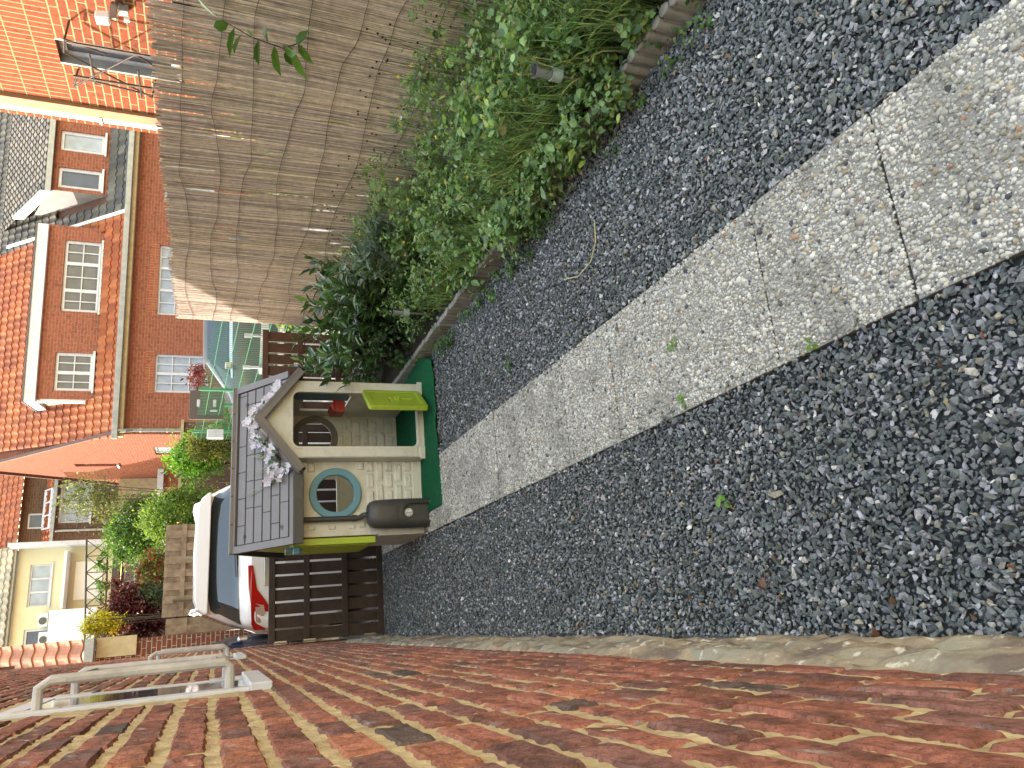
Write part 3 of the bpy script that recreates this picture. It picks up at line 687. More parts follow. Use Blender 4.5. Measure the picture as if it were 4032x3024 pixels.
# ------------------------------------------------ playhouse
ph = thing('playhouse', (1.3, 6.4, .02), 'cream plastic garden playhouse with grey roof, blue round window and green half door', 'playhouse')
B = .02
yf = lambda a, b, d: (a, d, b)
def circ(cx, cz, r, n=40): return [(cx+r*cos(2*pi*k/n), cz+r*sin(2*pi*k/n)) for k in range(n)]
def rrect(x0, x1, z0, z1, r, n=6):
    out = []
    for (cx, cz, a0) in ((x1-r, z1-r, 0), (x0+r, z1-r, pi/2), (x0+r, z0+r, pi), (x1-r, z0+r, 1.5*pi)):
        out += [(cx+r*cos(a0+pi/2*k/n), cz+r*sin(a0+pi/2*k/n)) for k in range(n+1)]
    return out
PX, PZ = 1.565, 1.03
m = MB()   # porch front
outer = [(1.255, B), (1.885, B), (1.885, 1.04), (1.55, 1.32), (1.255, 1.06)]
m.holed(outer, rrect(1.345, 1.79, .085, 1.075, .05), (1.565, .6), yf, 5.80, 5.835)
m.box(1.255, 1.285, 5.835, 5.985, B, 1.03).box(1.865, 1.885, 5.835, 5.985, B, 1.03)
m.build('porch_front', mt_cream, ph, bevel=.006, smooth=True)
for q_ in ((1.24, 1.345, 5.79, 5.80, B, .07), (1.79, 1.90, 5.79, 5.80, B, .07), (1.262, 1.328, 5.7945, 5.80, .09, 1.0), (1.81, 1.878, 5.7945, 5.80, .09, 1.0)): MB().box(*q_).build('porch_trim', mt_cream, ph, bevel=.004)
m = MB(); m.holed(rrect(1.325, 1.81, .065, 1.095, .06), rrect(1.345, 1.79, .085, 1.075, .05), (1.565, .6), yf, 5.793, 5.80); m.build('door_frame', mt_cream, ph, bevel=.003)
m = MB()
m.holed([(.66, B), (1.255, B), (1.255, 1.06), (.66, 1.06)], circ(.995, .735, .15), (.995, .735), yf, 5.965, 5.985)
m.box(.655, 1.252, 5.953, 5.965, B, .10); m.box(.66, .70, 5.955, 5.965, .10, 1.03)
m.build('front_wall', mt_cream, ph, bevel=.004)
# moulded stones on the front wall
def stones(name, x0, x1, z0, z1, y, sgn, hole=None, seed=3, mat=None):
    rs = np.random.RandomState(seed); V, Fq, b = [], [], 0; z = z0; row = 0; g = 9
    gx_, gz_ = np.meshgrid(np.linspace(0, 1, g), np.linspace(0, 1, 6)); gx_ = gx_.ravel(); gz_ = gz_.ravel()
    i = np.arange(5*(g-1)); a = (i//(g-1))*g+i % (g-1); T = np.stack([a, a+1, a+g+1, a+g], 1)
    e = np.minimum(np.minimum(gx_, 1-gx_)*3.5, np.minimum(gz_, 1-gz_)*2.2); e = np.clip(e*2.2, 0, 1)**.6
    while z < z1-.04:
        h = .062; x = x0+(-.0 if row % 2 else -.09)
        while x < x1-.02:
            w = .155+rs.uniform(-.02, .03) if row % 2 else .12; a0, a1 = max(x, x0), min(x+w, x1)
            if a1-a0 > .03 and not (hole and any((px-hole[0])**2+(pz-hole[1])**2 < hole[2]**2 for px in (a0, (a0+a1)/2, a1) for pz in (z, z+h/2, z+h))):
                X = a0+gx_*(a1-a0); Z = z+gz_*h; D = e*(.006+.011*fbm(X*38, Z*38+row, 3))
                V.append(np.stack([X, y-sgn*D, Z], 1)); Fq.append(T+b); b += len(X)
            x += w+.016
        z += h+.016; row += 1
    arr_mesh(name, np.concatenate(V), np.concatenate(Fq), mat or mt_cream, ph, smooth=False)
stones('moulded_stones', .715, 1.25, .11, 1.0, 5.9645, 1, (.995, .735, .215))
m = MB(); m.holed(circ(.995, .735, .205, 48), circ(.995, .735, .147, 48), (.995, .735), yf, 5.932, 5.972)
m.build('round_window', mt_blue, ph, bevel=.008, smooth=True, seg=3)
# back and side walls
m = MB()
m.holed([(.66, B), (1.36, B), (1.36, 1.06), (.66, 1.06)], rrect(.72, 1.27, .60, .98, .02), (.995, .79), yf, 6.80, 6.82)
m.holed([(1.36, B), (1.885, B), (1.885, 1.06), (1.36, 1.06)], circ(1.655, .79, .155), (1.655, .79), yf, 6.80, 6.82)
m.build('back_wall', mt_cream, ph)
stones('inner_stones', 1.38, 1.86, .06, .62, 6.7995, 1, seed=5)
m = MB(); m.holed(circ(1.655, .79, .21, 48), circ(1.655, .79, .150, 48), (1.655, .79), yf, 6.785, 6.80); m.build('back_round_window', mt_taupe, ph, bevel=.005, smooth=True)
m = MB(); m.box(.68, 1.30, 6.77, 6.80, .585, .60); m.build('inner_shelf', mt_white, ph)
xf = lambda a, b, d: (d, a, b)
m = MB(); m.prism([(5.985, B), (6.80, B), (6.80, 1.05), (6.39, 1.40), (5.985, 1.05)], xf, .66, .68); m.box(.652, .66, 5.96, 6.8, B, .40); m.build('side_wall', mt_cream, ph)
m = MB(); m.holed([(5.985, B), (6.80, B), (6.80, 1.05), (6.39, 1.40), (5.985, 1.05)], rrect(6.12, 6.62, .56, .95, .03), (6.39, .75), xf, 1.865, 1.885); m.build('side_wall', mt_cream, ph)
m = MB(); m.box(1.845, 1.862, 6.02, 6.22, .60, 1.02).box(1.886, 1.898, 5.90, 6.2, .55, 1.04); m.build('shutter', mt_blue, ph, bevel=.004)
m = MB(); m.box(.60, .652, 5.975, 6.70, .42, 1.06); m.prism([(6.0, 1.06), (6.70, 1.06), (6.39, 1.34)], xf, .62, .652)
for k in range(5): m.box(.592, .60, 6.02+k*.13, 6.12+k*.13, .46, 1.0)
m.build('side_panel', mt_lime, ph, bevel=.005)
m = MB(); m.box(.57, .60, 6.10, 6.22, .97, 1.10).box(.545, .60, 6.02, 6.08, 1.0, 1.05); m.build('letter_box', mt_blue, ph, bevel=.006)
# main roof : slope coordinates
def slope_box(m, x0, x1, t0, t1, w0, w1, side, mi=0):
    # t along slope from ridge (0) to eave (1)
    S = -1 if side == 'f' else 1
    p0 = Vector((0, 6.39, 1.487)); d = Vector((0, S*.60, -.435)); nrm = Vector((0, S*.435, .60)).normalized()
    o = p0+Vector((x0, 0, 0))+d*t0+nrm*w0
    m.obox(o, (x1-x0, 0, 0), d*(t1-t0), nrm*(w1-w0), mi)
for side in 'fb':
    m = MB(); X0, X1 = .60, 1.975
    XF = 1.2 if side == 'f' else X1
    slope_box(m, X0, XF, 0, 1.0, -.02, 0, side, 1)
    if side == 'f': slope_box(m, XF, X1, 0, .90, -.02, 0, side, 1)
    slope_box(m, X0, X0+.055, 0.0, 1.0, 0, .022, side); slope_box(m, X1-.055, X1, 0.0, .90 if side == 'f' else 1.0, 0, .022, side)
    slope_box(m, X0+.055, X1-.055, .0, .075, 0, .022, side); slope_box(m, X0+.055, XF-.055, .985, 1.0, 0, .022, side)
    slope_box(m, X0+.055, XF-.055, .90, .985, 0, .003, side)
    rows = 6; th = (.90-.085)/rows
    for r in range(rows):
        off = (-.03, .10, -.12, .04, -.06, .09)[r]; edges = [X0+.06]; x = X0+.06+off+.18
        while x < X1-.08:
            if x > X0+.12: edges.append(x)
            x += .215
        edges.append(X1-.06)
        for a, b in zip(edges[:-1], edges[1:]): slope_box(m, a+.0025, b-.0025, .085+r*th+.012, .085+(r+1)*th-.006, 0, .010, side)
    m.build('roof', [mt_taupe, mt_groove], ph, bevel=.0025)
m = MB(); S = Vector((0, 0, 0))
m.box(.598, 1.135, 5.772, 5.795, 1.0, 1.078); m.build('gutter', mt_dgrey, ph, bevel=.004)
m = MB(); 
for k in range(6):
    a = .60+k*.2295; m.box(a+.001, a+.2285, 6.35 - (.003 if k % 2 else 0), 6.43, 1.476, 1.512)
m.build('ridge_cap', mt_taupe, ph, bevel=.005)
m = MB()
for (x, t) in ((.72, .22), (.74, .80), (1.80, .22)):
    c = Vector((x, 6.39-.60*t, 1.487-.435*t))+Vector((0, -.435, .60)).normalized()*.011
    nrm = Vector((0, -.435, .60)).normalized(); a = Vector((1, 0, 0)); b = nrm.cross(a)
    ring = [c+(a*cos(q)+b*sin(q))*.017 for q in np.linspace(0, 2*pi, 17)[:-1]]
    m.tube(ring+[ring[0]], .0018, 5)
    for v in (a, b): m.obox(c-v*.007-v.cross(nrm)*.0015, v*.014, v.cross(nrm)*.003, nrm*.003)
m.build('roof_screws', mt_groove, ph)
# gable roof over the door
m = MB(); pk = (1.55, 1.365)
for s in (-1, 1):
    ex = 1.55+s*.43; ez = 1.365-.335
    o = Vector((1.55, 5.715+(.0015 if s > 0 else 0), 1.365)); d = Vector((ex-1.55, 0, ez-1.365)); nrm = Vector((s*.335, 0, .43)).normalized()
    m.obox(o-nrm*.0, d, (0, .72, 0), -nrm*.018)                       # deck
    m.obox(o-nrm*.018, d, (0, .022, 0), -nrm*.042)                     # bargeboard
    m.obox(o+d, -d.normalized()*.02, (0, .30, 0), -nrm*.055)
m.build('porch_roof', mt_taupe, ph, bevel=.003)
m = MB()
for s in (-1, 1):
    d = Vector((s*.43, 0, -.335)); nrm = Vector((s*.335, 0, .43)).normalized(); o = Vector((1.55, 5.7175+(.0015 if s > 0 else 0), 1.3655))
    m.obox(o+nrm*.0005, d, (0, .012, 0), nrm*.004)
    for k in range(4): m.obox(o+Vector((0, .03, 0))+nrm*.0005+d*(.12+k*.22), d*.20, (0, .16, 0), nrm*.006)
m.build('porch_tiles', mt_taupe, ph, bevel=.002)
def text(name, body, size, loc, rot, mat, parent, ext=.002, off=.0):
    cu = bpy.data.curves.new(name, 'FONT'); cu.body = body; cu.size = size; cu.extrude = ext; cu.align_x = 'CENTER'; cu.align_y = 'CENTER'; cu.offset = off
    o = bpy.data.objects.new(name, cu); COL.objects.link(o); bpy.context.view_layer.update()
    me = bpy.data.meshes.new_from_object(o); bpy.data.objects.remove(o)
    me.transform(Matrix.LocRotScale(Vector(loc), Euler(rot), Vector((1, 1, 1))))
    return link(name, me, mat, parent)
text('embossed_lettering', 'Smoby', .085, (1.545, 5.7995, 1.165), (pi/2, 0, 0), mt_cream, ph, .002, .003)
# half door
hx, hy = 1.80, 5.785; ang = math.atan2(5.50-hy, 1.585-hx); L = .36
du = Vector((cos(ang), sin(ang), 0)); dn = Vector((-sin(ang), cos(ang), 0))
df = lambda a, b, d: tuple(Vector((hx, hy, 0))+du*a+dn*d+Vector((0, 0, b)))
m = MB(); m.holed(rrect(0, L, .06, .535, .02), rrect(.15, .23, .33, .355, .01), (.19, .3425), df, -.010, .010)
m.holed(rrect(0, L, .06, .535, .02), rrect(.045, L-.045, .105, .49, .015), (.18, .3), df, -.019, -.010); m.holed(rrect(0, L, .06, .535, .02), rrect(.045, L-.045, .105, .49, .015), (.18, .3), df, .010, .019)
hd = m.build('half_door', mt_lime, ph, bevel=.004, smooth=True)
m = MB(); m.holed(rrect(.135, .215, .26, .30, .015), rrect(.15, .20, .27, .29, .008), (.175, .28), df, .010, .022); m.obox(df(.17, .16, .010), Vector((0, 0, .10)), du*.012, dn*.008); m.obox(df(.185, .13, .010), Vector((0, 0, .06)), du*.006, dn*.006)
m.build('handle', mt_lime, hd, bevel=.002)
m = MB(); m.tube([(hx, hy, .08), (hx, hy, .14)], .012, 10).tube([(hx, hy, .46), (hx, hy, .52)], .012, 10); m.build('hinge', mt_cream, hd, smooth=True)
# water barrel
bt = MB(); sec = []
def ring_(cx, cy, z, rx, ry, n=28): return [(cx+rx*np.sign(cos(a))*abs(cos(a))**.7, cy+ry*np.sign(sin(a))*abs(sin(a))**.7, z) for a in [2*pi*k/n for k in range(n)]]
prof_ = [(0, .112, .085), (.06, .116, .09), (.2, .116, .09), (.36, .112, .088), (.43, .108, .084), (.468, .095, .072), (.487, .07, .05), (.494, .03, .02)]
rr = [ring_(.805, 5.84, B+z, rx, ry) for z, rx, ry in prof_]
vs = [v for r in rr for v in r]; n = 28; fs = [(i*n+k, i*n+(k+1) % n, (i+1)*n+(k+1) % n, (i+1)*n+k) for i in range(len(rr)-1) for k in range(n)]+[tuple(range(n)), tuple(range((len(rr)-1)*n, len(rr)*n))[::-1]]
bt.add(vs, fs); bo = bt.build('rain_barrel', mt_dgrey, ph, smooth=True)
cut = MB(); arch = [(.735, -.02), (.875, -.02), (.875, .17), (.862, .21), (.84, .235), (.805, .245), (.77, .235), (.748, .21), (.735, .17)]
cut.prism(arch, lambda a, b, d: (a, d, b+.0), 5.70, 5.80); co = cut.build('cutter_tmp', mt_dgrey)
me2 = None
bmod = bo.modifiers.new('b', 'BOOLEAN'); bmod.object = co; bmod.operation = 'DIFFERENCE'; bmod.solver = 'EXACT'
bpy.context.view_layer.update(); dg = bpy.context.evaluated_depsgraph_get(); me2 = bpy.data.meshes.new_from_object(bo.evaluated_get(dg))
bo.modifiers.clear(); bo.data = me2; bpy.data.objects.remove(co)
m = MB(); m.lathe((.805, 5.798, .185), [(.034, 0), (.034, -.008), (.028, -.014)], 24, 'Y'); m.obox((.801, 5.764, .165), (.008, 0, 0), (0, .022, 0), (0, 0, .04)); tp_ = m.build('tap', mt_white, bo, smooth=True)
m = MB()
for k in range(4):
    a = k*pi/2+.3; m.lathe((.805+.023*cos(a), 5.7835, .185+.023*sin(a)), [(.0035, 0), (.0035, -.002)], 8, 'Y')
m.build('tap_screws', mt_dgrey, tp_)
text('embossed_lettering', 'Smoby', .045, (.805, 5.748, .29), (pi/2, 0, 0), mt_dgrey, bo, .003, .001)
m = MB(); m.tube([(.79, 5.915, 1.02), (.79, 5.915, .60)], .021, 14).tube([(.79, 5.915, .60), (.79, 5.913, .565), (.797, 5.895, .545), (.803, 5.875, .535), (.805, 5.86, .52), (.805, 5.86, .49)], .021, 14).tube([(.79, 5.915, .615), (.79, 5.915, .58)], .025, 14)
m.build('downpipe', mt_dgrey, ph, smooth=True)
m = MB(); m.box(1.70, 1.80, 6.05, 6.22, .63, .72).prism([(1.69, .72), (1.81, .72), (1.75, .755)], yf, 6.03, 6.23); m.build('red_toy_box', mt_red, ph, bevel=.006)

# garland of white flowers on the roof
ga = thing('flower_garland', (1.35, 6.05, 1.2), 'artificial white flower garland lying over the grey playhouse roof', 'garland')
rs2 = random.Random(77); m = MB(); gl = []
def roofz(x, y):
    z1 = 1.487-.725*abs(y-6.39); z2 = 1.365-.779*abs(x-1.55) if y > 5.71 else 0; return max(z1, z2)+.02
def gpt(t):
    # along the left gable rake and over the peak
    x = 1.13+t*.85; y = 5.80 if x < 1.5 else 5.78
    return x, y+.02
cen = []
for k in range(26): 
    x = rs2.uniform(1.10, 1.50); y = rs2.uniform(5.78, 6.02); cen.append((x, y))
for k in range(12): cen.append((rs2.uniform(1.40, 1.60), rs2.uniform(5.78, 6.12)))
for k in range(14): cen.append((rs2.uniform(1.60, 1.86), rs2.uniform(5.78, 5.85)))
for k, (x, y) in enumerate(cen):
    z = roofz(x, y)+rs2.uniform(.0, .03)
    for q in range(3):
        vs, fs = petal_flower((x+rs2.gauss(0, .016), y+rs2.gauss(0, .016), z+rs2.uniform(0, .02)), rs2.uniform(.024, .034), 5, .35, rs=rs2, nrm=(rs2.gauss(0, .5), -1+rs2.gauss(0, .4), .6+rs2.gauss(0, .4))); m.add(vs, fs)
m.build('flowers', M('white_lilac_petal', (.66, .64, .74), .6, .08, 20), ga)
P = np.array([(x+rs2.gauss(0, .04), y+rs2.gauss(0, .035), roofz(x, y)+rs2.uniform(0, .03)) for x, y in cen+cen[:38]]); n = len(P)
V, Fq, C = scatter(OVAL, P, np.stack([NR.randn(n)*.5+.5, NR.randn(n)*.5, NR.uniform(0, 6.28, n)], 1), NR.uniform(.035, .06, n), pal(n, [(1, (.12, .25, .15)), (1, (.06, .13, .07))], .15)); arr_mesh('leaves', V, Fq, mt_leaf, ga, cols=C)
m = MB()
for q in range(5):
    x = rs2.uniform(1.1, 1.5); y = rs2.uniform(5.85, 6.0); pts = []
    for t in np.linspace(0, 1, 9): xx = x+.16*sin(t*3)*(1 if q % 2 else -1)*.5; yy = y+.22*sin(t*pi); pts.append((xx, yy, roofz(xx, yy)+.02+.02*sin(t*6)))
    m.tube(pts, .0022, 5)
m.build('tendrils', M('pale_tendril', (.35, .38, .22), .6), ga)

# ------------------------------------------------ right brick neighbour
nb = thing('brick_house', (5.6, 5, 0), 'sunlit orange brick house wall with tilted window above the reed screen', 'house')
br_sun = BR('orange_brick', 'X', (.215, .062, .028), (.165, .047, .024), (.32, .235, .12), .225, .079, .017)
br_sold = BR('orange_soldier_brick', 'X', (.215, .062, .028), (.175, .05, .025), (.32, .235, .12), .21, .066, .014, True, 0)
m = MB()
WY0, WY1, WZ0, WZ1 = 6.70, 7.05, 2.12, 3.17
for (a, b, c, d) in ((-1, WY0, 0, 3.17), (WY1, 7.66, 0, 3.17), (WY0, WY1, 0, WZ0)): m.box(5.5, 5.75, a, b, c, d)
m.build('wall', br_sun, nb)
m = MB(); m.box(5.5, 5.75, -1, 7.66, 3.17, 6.5); m.build('soldier_courses', br_sold, nb)
m = MB(); m.box(5.75, 12, -1, 7.6, 0, 6.5); m.build('rear_wall', br_sun, nb)
m = MB(); m.box(5.46, 5.76, 7.66, 7.80, 0, 6.5); m.build('corner_board', M('brown_cladding', (.30, .16, .08), .6, .2, 3), nb)
m = MB(); m.box(5.47, 5.75, 7.80, 7.90, 0, 6.5)
for zz in (2.9, 4.2, 5.4): m.box(5.45, 5.47, 7.79, 7.91, zz, zz+.03)
m.build('corner_pipe', mt_fascia, nb, bevel=.004)
m = MB(); m.box(5.47, 5.76, 7.905, 7.96, 0, 6.5); m.build('corner_bricks', br_sun, nb)
w = MB(); fx0 = 5.60
w.box(fx0, fx0+.05, WY0, WY0+.06, WZ0, WZ1).box(fx0, fx0+.05, WY1-.06, WY1, WZ0, WZ1).box(fx0, fx0+.05, WY0+.06, WY1-.06, WZ1-.06, WZ1).box(fx0, fx0+.05, WY0+.06, WY1-.06, WZ0, WZ0+.06)
wo = w.build('window', mt_wpaint, nb, bevel=.004); m = MB(); m.box(fx0+.02, fx0+.03, WY0+.06, WY1-.06, WZ0+.06, WZ1-.06); m.build('pane', mt_glass, wo)
m = MB(); m.box(5.498, 5.60, WY0-.002, WY0+.02, WZ0, WZ1).box(5.498, 5.60, WY1-.02, WY1+.002, WZ0, WZ1).box(5.46, 5.60, WY0-.03, WY1+.03, WZ0-.04, WZ0); m.build('reveal', mt_galv, wo)
m = MB()
for (a, b) in ((6.46, 3.02), (6.93, 3.03)): m.box(5.28, 5.30, a, a+.02, b-.9, b)
X_ = 5.29
for p, q in (((6.44, 3.03), (6.62, 3.06)), ((6.62, 3.06), (7.08, 2.35)), ((7.10, 3.05), (6.48, 2.45)), ((7.10, 3.05), (6.95, 3.0)), ((6.95, 3.0), (7.05, 2.35)), ((6.56, 2.85), (7.0, 2.85)), ((6.7, 2.45), (7.1, 2.45)), ((6.44, 3.03), (6.55, 2.7)), ((6.48, 2.45), (6.9, 1.9))):
    m.tube([(X_, *p), (X_, *q)], .010, 6)
for p in ((6.44, 3.03), (7.10, 3.05), (7.08, 2.35)): m.tube([(X_, *p), (5.5, p[0], p[1]-.02)], .009, 6)
tag(m.build('steel_bracket', mt_dmetal), 'rusty steel laundry frame fixed over the neighbour window', 'bracket')
fl_ = thing('flood_light', (5.45, 6.1, 2.68), 'white square flood light with motion sensor on the sunlit brick wall', 'flood light')
m = MB(); m.obox((5.28, 6.05, 2.63), (.028, .13, .0), (-.016, 0, .11), (.06, -.016, 0)); m.build('lamp_head', mt_white, fl_, bevel=.008)
m = MB(); m.obox((5.279, 6.063, 2.64), (.023, .105, 0), (-.012, 0, .088), (-.004, .001, 0)); m.build('lens', M('lamp_glass', (.5, .52, .5), .1), fl_)
m = MB(); m.box(5.34, 5.5, 6.11, 6.14, 2.58, 2.64).box(5.42, 5.5, 6.09, 6.16, 2.49, 2.57); m.build('bracket', mt_galv, fl_, bevel=.004)
m = MB(); m.lathe((5.36, 6.12, 2.50), [(.008, -.028), (.022, -.024), (.026, 0), (.026, .02)], 16); m.build('sensor', mt_white, fl_, smooth=True)
m = MB(); m.tube([(5.49, 6.1, 2.52), (5.46, 6.0, 2.6), (5.48, 5.9, 2.66), (5.49, 5.7, 2.62)], .006, 6); m.build('cable', mt_wire, fl_)

# ------------------------------------------------ pantile roofs
def pantile(name, O, S, D, w, l, tw, tl, parent, palette, clip=None, amp=.03, seed=1):
    """O eave corner, S unit along eave, D unit up the slope"""
    O, S, D = np.array(O, float), np.array(S, float), np.array(D, float); Nn = np.cross(S, D); Nn /= np.linalg.norm(Nn)
    if Nn[2] < 0: Nn = -Nn
    cs, cr = int(w/tw), int(l/tl); ns, k = cs*6, cr
    rs = np.random.RandomState(seed); V, Fq, C = [], [], []; base = 0
    s = np.linspace(0, w, ns+1); ph_ = (s/tw) % 1; wave = amp*(np.where(ph_ < .65, np.sin(ph_/.65*pi)*.9, -.35*np.sin((ph_-.65)/.35*pi)))
    for r in range(cr):
        rows = [(r*tl-.03, .028), ((r+1)*tl, .0)]
        lo = [O+S*a+D*rows[0][0]+Nn*(wv+rows[0][1]) for a, wv in zip(s, wave)]; hi = [O+S*a+D*rows[1][0]+Nn*wv for a, wv in zip(s, wave)]
        lip = [O+S*a+D*rows[0][0]+Nn*(wv-.005) for a, wv in zip(s, wave)]
        tc = pal(cs+2, palette, .12, rs); ci = np.minimum((s/tw).astype(int), cs)
        for line in (lip, lo, hi): V += line; C.append(tc[ci])
        n = ns+1
        for a in range(ns):
            mid = (lo[a]+hi[a])/2
            if clip is None or clip(s[a]+tw*.08, r*tl+tl/2):
                Fq += [(base+a, base+a+1, base+n+a+1, base+n+a), (base+n+a, base+n+a+1, base+2*n+a+1, base+2*n+a)]
        base += 3*n
    return arr_mesh(name, np.array(V), np.array(Fq), mt_tile, parent, cols=np.concatenate(C), smooth=False)
OT = [(5, (.31, .085, .028)), (2, (.36, .115, .042)), (2, (.26, .068, .026))]
GT = [(3, (.085, .08, .072)), (2, (.12, .11, .095)), (1, (.06, .06, .06))]

# ------------------------------------------------ house across the street (two halves under one ridge)
A0 = Vector((4.95, 20, 0)); U = Vector((.9925, -.122, 0)); Nf = Vector((.122, .9925, 0))
def fc(s, d, z): return tuple(A0+U*s+Nf*d+Vector((0, 0, z)))
def wall_poly(m, poly, d0, d1): m.prism(poly, lambda a, b, d: fc(a, d, b), d0, d1)
br_sh = BR('red_brick_facade', 'Y', (.30, .10, .062), (.245, .082, .052), (.34, .21, .14), .22, .072, .010)  # same brick as the gable, colour lightened to lift the shaded front
br_side = BR('red_brick_gable', 'X', (.20, .06, .033), (.17, .05, .028), (.24, .12, .065), .22, .072, .010)  # same brick as the facade, colour darkened to offset direct sun
br_dk = BR('brown_brick', 'Y', (.12, .07, .05), (.095, .055, .042), (.16, .125, .10), .22, .075, .010)
def win(parent, fn, s0, s1, z0, z1, cols, rows, glass, d=.06, fw=.055, name='window', sill=True, mat=None):
    """fn(s,d,z) with d into wall"""
    m = MB()
    def bx(a, b, c, e, d0=d, d1=d+.05): m.add([fn(a, d0, c), fn(b, d0, c), fn(b, d1, c), fn(a, d1, c), fn(a, d0, e), fn(b, d0, e), fn(b, d1, e), fn(a, d1, e)], [(0,3,2,1),(4,5,6,7),(0,1,5,4),(1,2,6,5),(2,3,7,6),(3,0,4,7)])
    bx(s0, s1, z0, z0+fw); bx(s0, s1, z1-fw, z1); bx(s0, s0+fw, z0+fw, z1-fw); bx(s1-fw, s1, z0+fw, z1-fw)
    n = len(cols)
    for i, c in enumerate(cols):
        a, b = s0+(s1-s0)*c[0], s0+(s1-s0)*c[1]
        if i: bx(a-fw*.6, a+fw*.6, z0+fw, z1-fw, d-.004)
        for k in range(1, c[2]): x = a+(b-a)*k/c[2]; bx(x-.012, x+.012, z0+fw, z1-fw, d+.002, d+.03)
        for k in range(1, rows): z = z0+(z1-z0)*k/rows; bx(a+.03, b-.03, z-.012, z+.012, d+.004, d+.03)
    if sill: bx(s0-.05, s1+.05, z0-.05, z0, -.06, d)
    o = m.build(name, mat or mt_wpaint, parent)
    g = MB(); g.add([fn(s0, d+.035, z0), fn(s1, d+.035, z0), fn(s1, d+.035, z1), fn(s0, d+.035, z1)], [(0, 1, 2, 3)]); g.build('pane', glass, o)
    return o
h1 = thing('semi_detached_house', (7.5, 22, .8), 'pair of red brick houses across the street under an orange and a grey tiled roof', 'house')
def facade(m, s0, s1, z0, z1, holes, d0=0, d1=.25):
    """wall strip with rectangular holes, holes sorted by s"""
    a = s0
    for (x0, x1, za, zb) in sorted(holes):
        if x0 > a: wall_poly(m, [(a, z0), (x0, z0), (x0, z1), (a, z1)], d0, d1)
        if za > z0: wall_poly(m, [(x0, z0), (x1, z0), (x1, za), (x0, za)], d0, d1)
        if zb < z1: wall_poly(m, [(x0, zb), (x1, zb), (x1, z1), (x0, z1)], d0, d1)
        a = x1
    wall_poly(m, [(a, z0), (s1, z0), (s1, z1), (a, z1)], d0, d1)
hol = [(1.08, 2.08, 1.97, 3.18), (3.13, 5.02, 1.97, 3.20), (6.25, 7.95, 1.97, 3.16), (9.0, 10.5, 1.97, 3.16)]
m = MB(); facade(m, 0, 14, .5, 4.02, hol); m.build('wall', br_sh, h1)
win(h1, fc, *hol[0], [(0, .5, 2), (.5, 1, 2)], 3, mt_curt)
win(h1, fc, *hol[1], [(0, .36, 2), (.36, .68, 2), (.68, 1, 2)], 3, mt_curt)
win(h1, fc, *hol[2], [(0, .5, 1), (.5, 1, 1)], 1, mt_curt); win(h1, fc, *hol[3], [(0, .5, 1), (.5, 1, 1)], 1, mt_curt)
m = MB()
for (x0, x1, za, zb) in hol[:2]: wall_poly(m, [(x0-.06, zb), (x1+.06, zb), (x1+.06, zb+.22), (x0-.06, zb+.22)], -.006, -.001)
m.build('lintels', BR('soldier_lintel', 'Y', (.34, .11, .06), (.30, .09, .05), (.36, .22, .13), .3, .07, .012, True, 0), h1)
sx = lambda a, b, d: (A0.x+.02*(a-20)+d, a, b)          # gable wall faces the sun
m = MB(); rz = 4.14+.93*3.6
SW = [(21.6, 22.6, 1.9, 3.24), (23.9, 24.3, 4.35, 5.45)]
polys = [[(20.02, .4), (21.6, .4), (21.6, 4.0), (20.02, 4.0)], [(22.6, .4), (27.4, .4), (27.4, 4.0), (22.6, 4.0)], [(21.6, .4), (22.6, .4), (22.6, 1.9), (21.6, 1.9)], [(21.6, 3.24), (22.6, 3.24), (22.6, 4.0), (21.6, 4.0)],
         [(20.02, 4.0), (23.9, 4.0), (23.9, 7.70), (20.02, 4.1)], [(24.3, 4.0), (27.7, 4.0), (27.7, 4.2), (24.4, 8.15), (24.3, 8.07)], [(23.9, 4.0), (24.3, 4.0), (24.3, 4.35), (23.9, 4.35)], [(23.9, 5.45), (24.3, 5.45), (24.3, 8.07), (23.9, 7.7)]]
for p in polys: m.prism(p, sx, 0, .3)
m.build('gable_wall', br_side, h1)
fs_ = lambda s, d, z: sx(s, z, d)
win(h1, fs_, *SW[0], [(0, 1, 1)], 1, mt_curt, d=.05); win(h1, fs_, *SW[1], [(0, 1, 1)], 1, mt_curt, d=.08)
slD = (Nf+Vector((0, 0, .93))).normalized(); 
rp0 = Vector(fc(-.12, -.28, 4.14-.93*.28+.05))
def clip_or(s, t):
    d = t*slD.dot(Nf); lim = 5.80-.05*d
    if s-.12 > lim: return False
    return not (.95 < s-.12 < 5.4 and .62 < d < 2.3)
pantile('orange_roof', rp0, U, slD, 7.0, 6.4, .205, .30, h1, OT, clip_or)
def clip_gr(s, t):
    d = t*slD.dot(Nf); 
    return s-.12 >= 5.80-.05*d and not (6.2 < s-.12 and .75 < d < 2.1)
pantile('grey_roof', rp0, U, slD, 14.0, 6.4, .205, .30, h1, GT, clip_gr)
m = MB(); 
rt = Vector(fc(-.1, 3.55, 7.42)); m.add([fc(-.1, -.2, 3.93), fc(14, -.2, 3.93), fc(14, 4.35, 8.15), fc(-.1, 4.35, 8.15)], [(0, 1, 2, 3)])
m.add([fc(-.1, 4.35, 8.15), fc(14, 4.35, 8.15), fc(14, 7.9, 3.9), fc(-.1, 7.9, 3.9)], [(0, 1, 2, 3)]); m.build('roof_underlay', mt_rbrown, h1)
m = MB(); m.prism([(5.72, 0), (5.86, 0)], lambda a, b, d: fc(a, d, 4.2), 0, 1) if False else None
m.obox(fc(5.74, -.25, 3.97), U*.10, slD*5.0, (0, 0, .05)); m.build('party_strip', mt_fascia, h1)
g_ = MB(); 
for k in range(1): g_.obox(fc(-.15, -.38, 3.90), U*14, Nf*.12, (0, 0, .13))
g_.build('gutter', mt_galv, h1, bevel=.01)
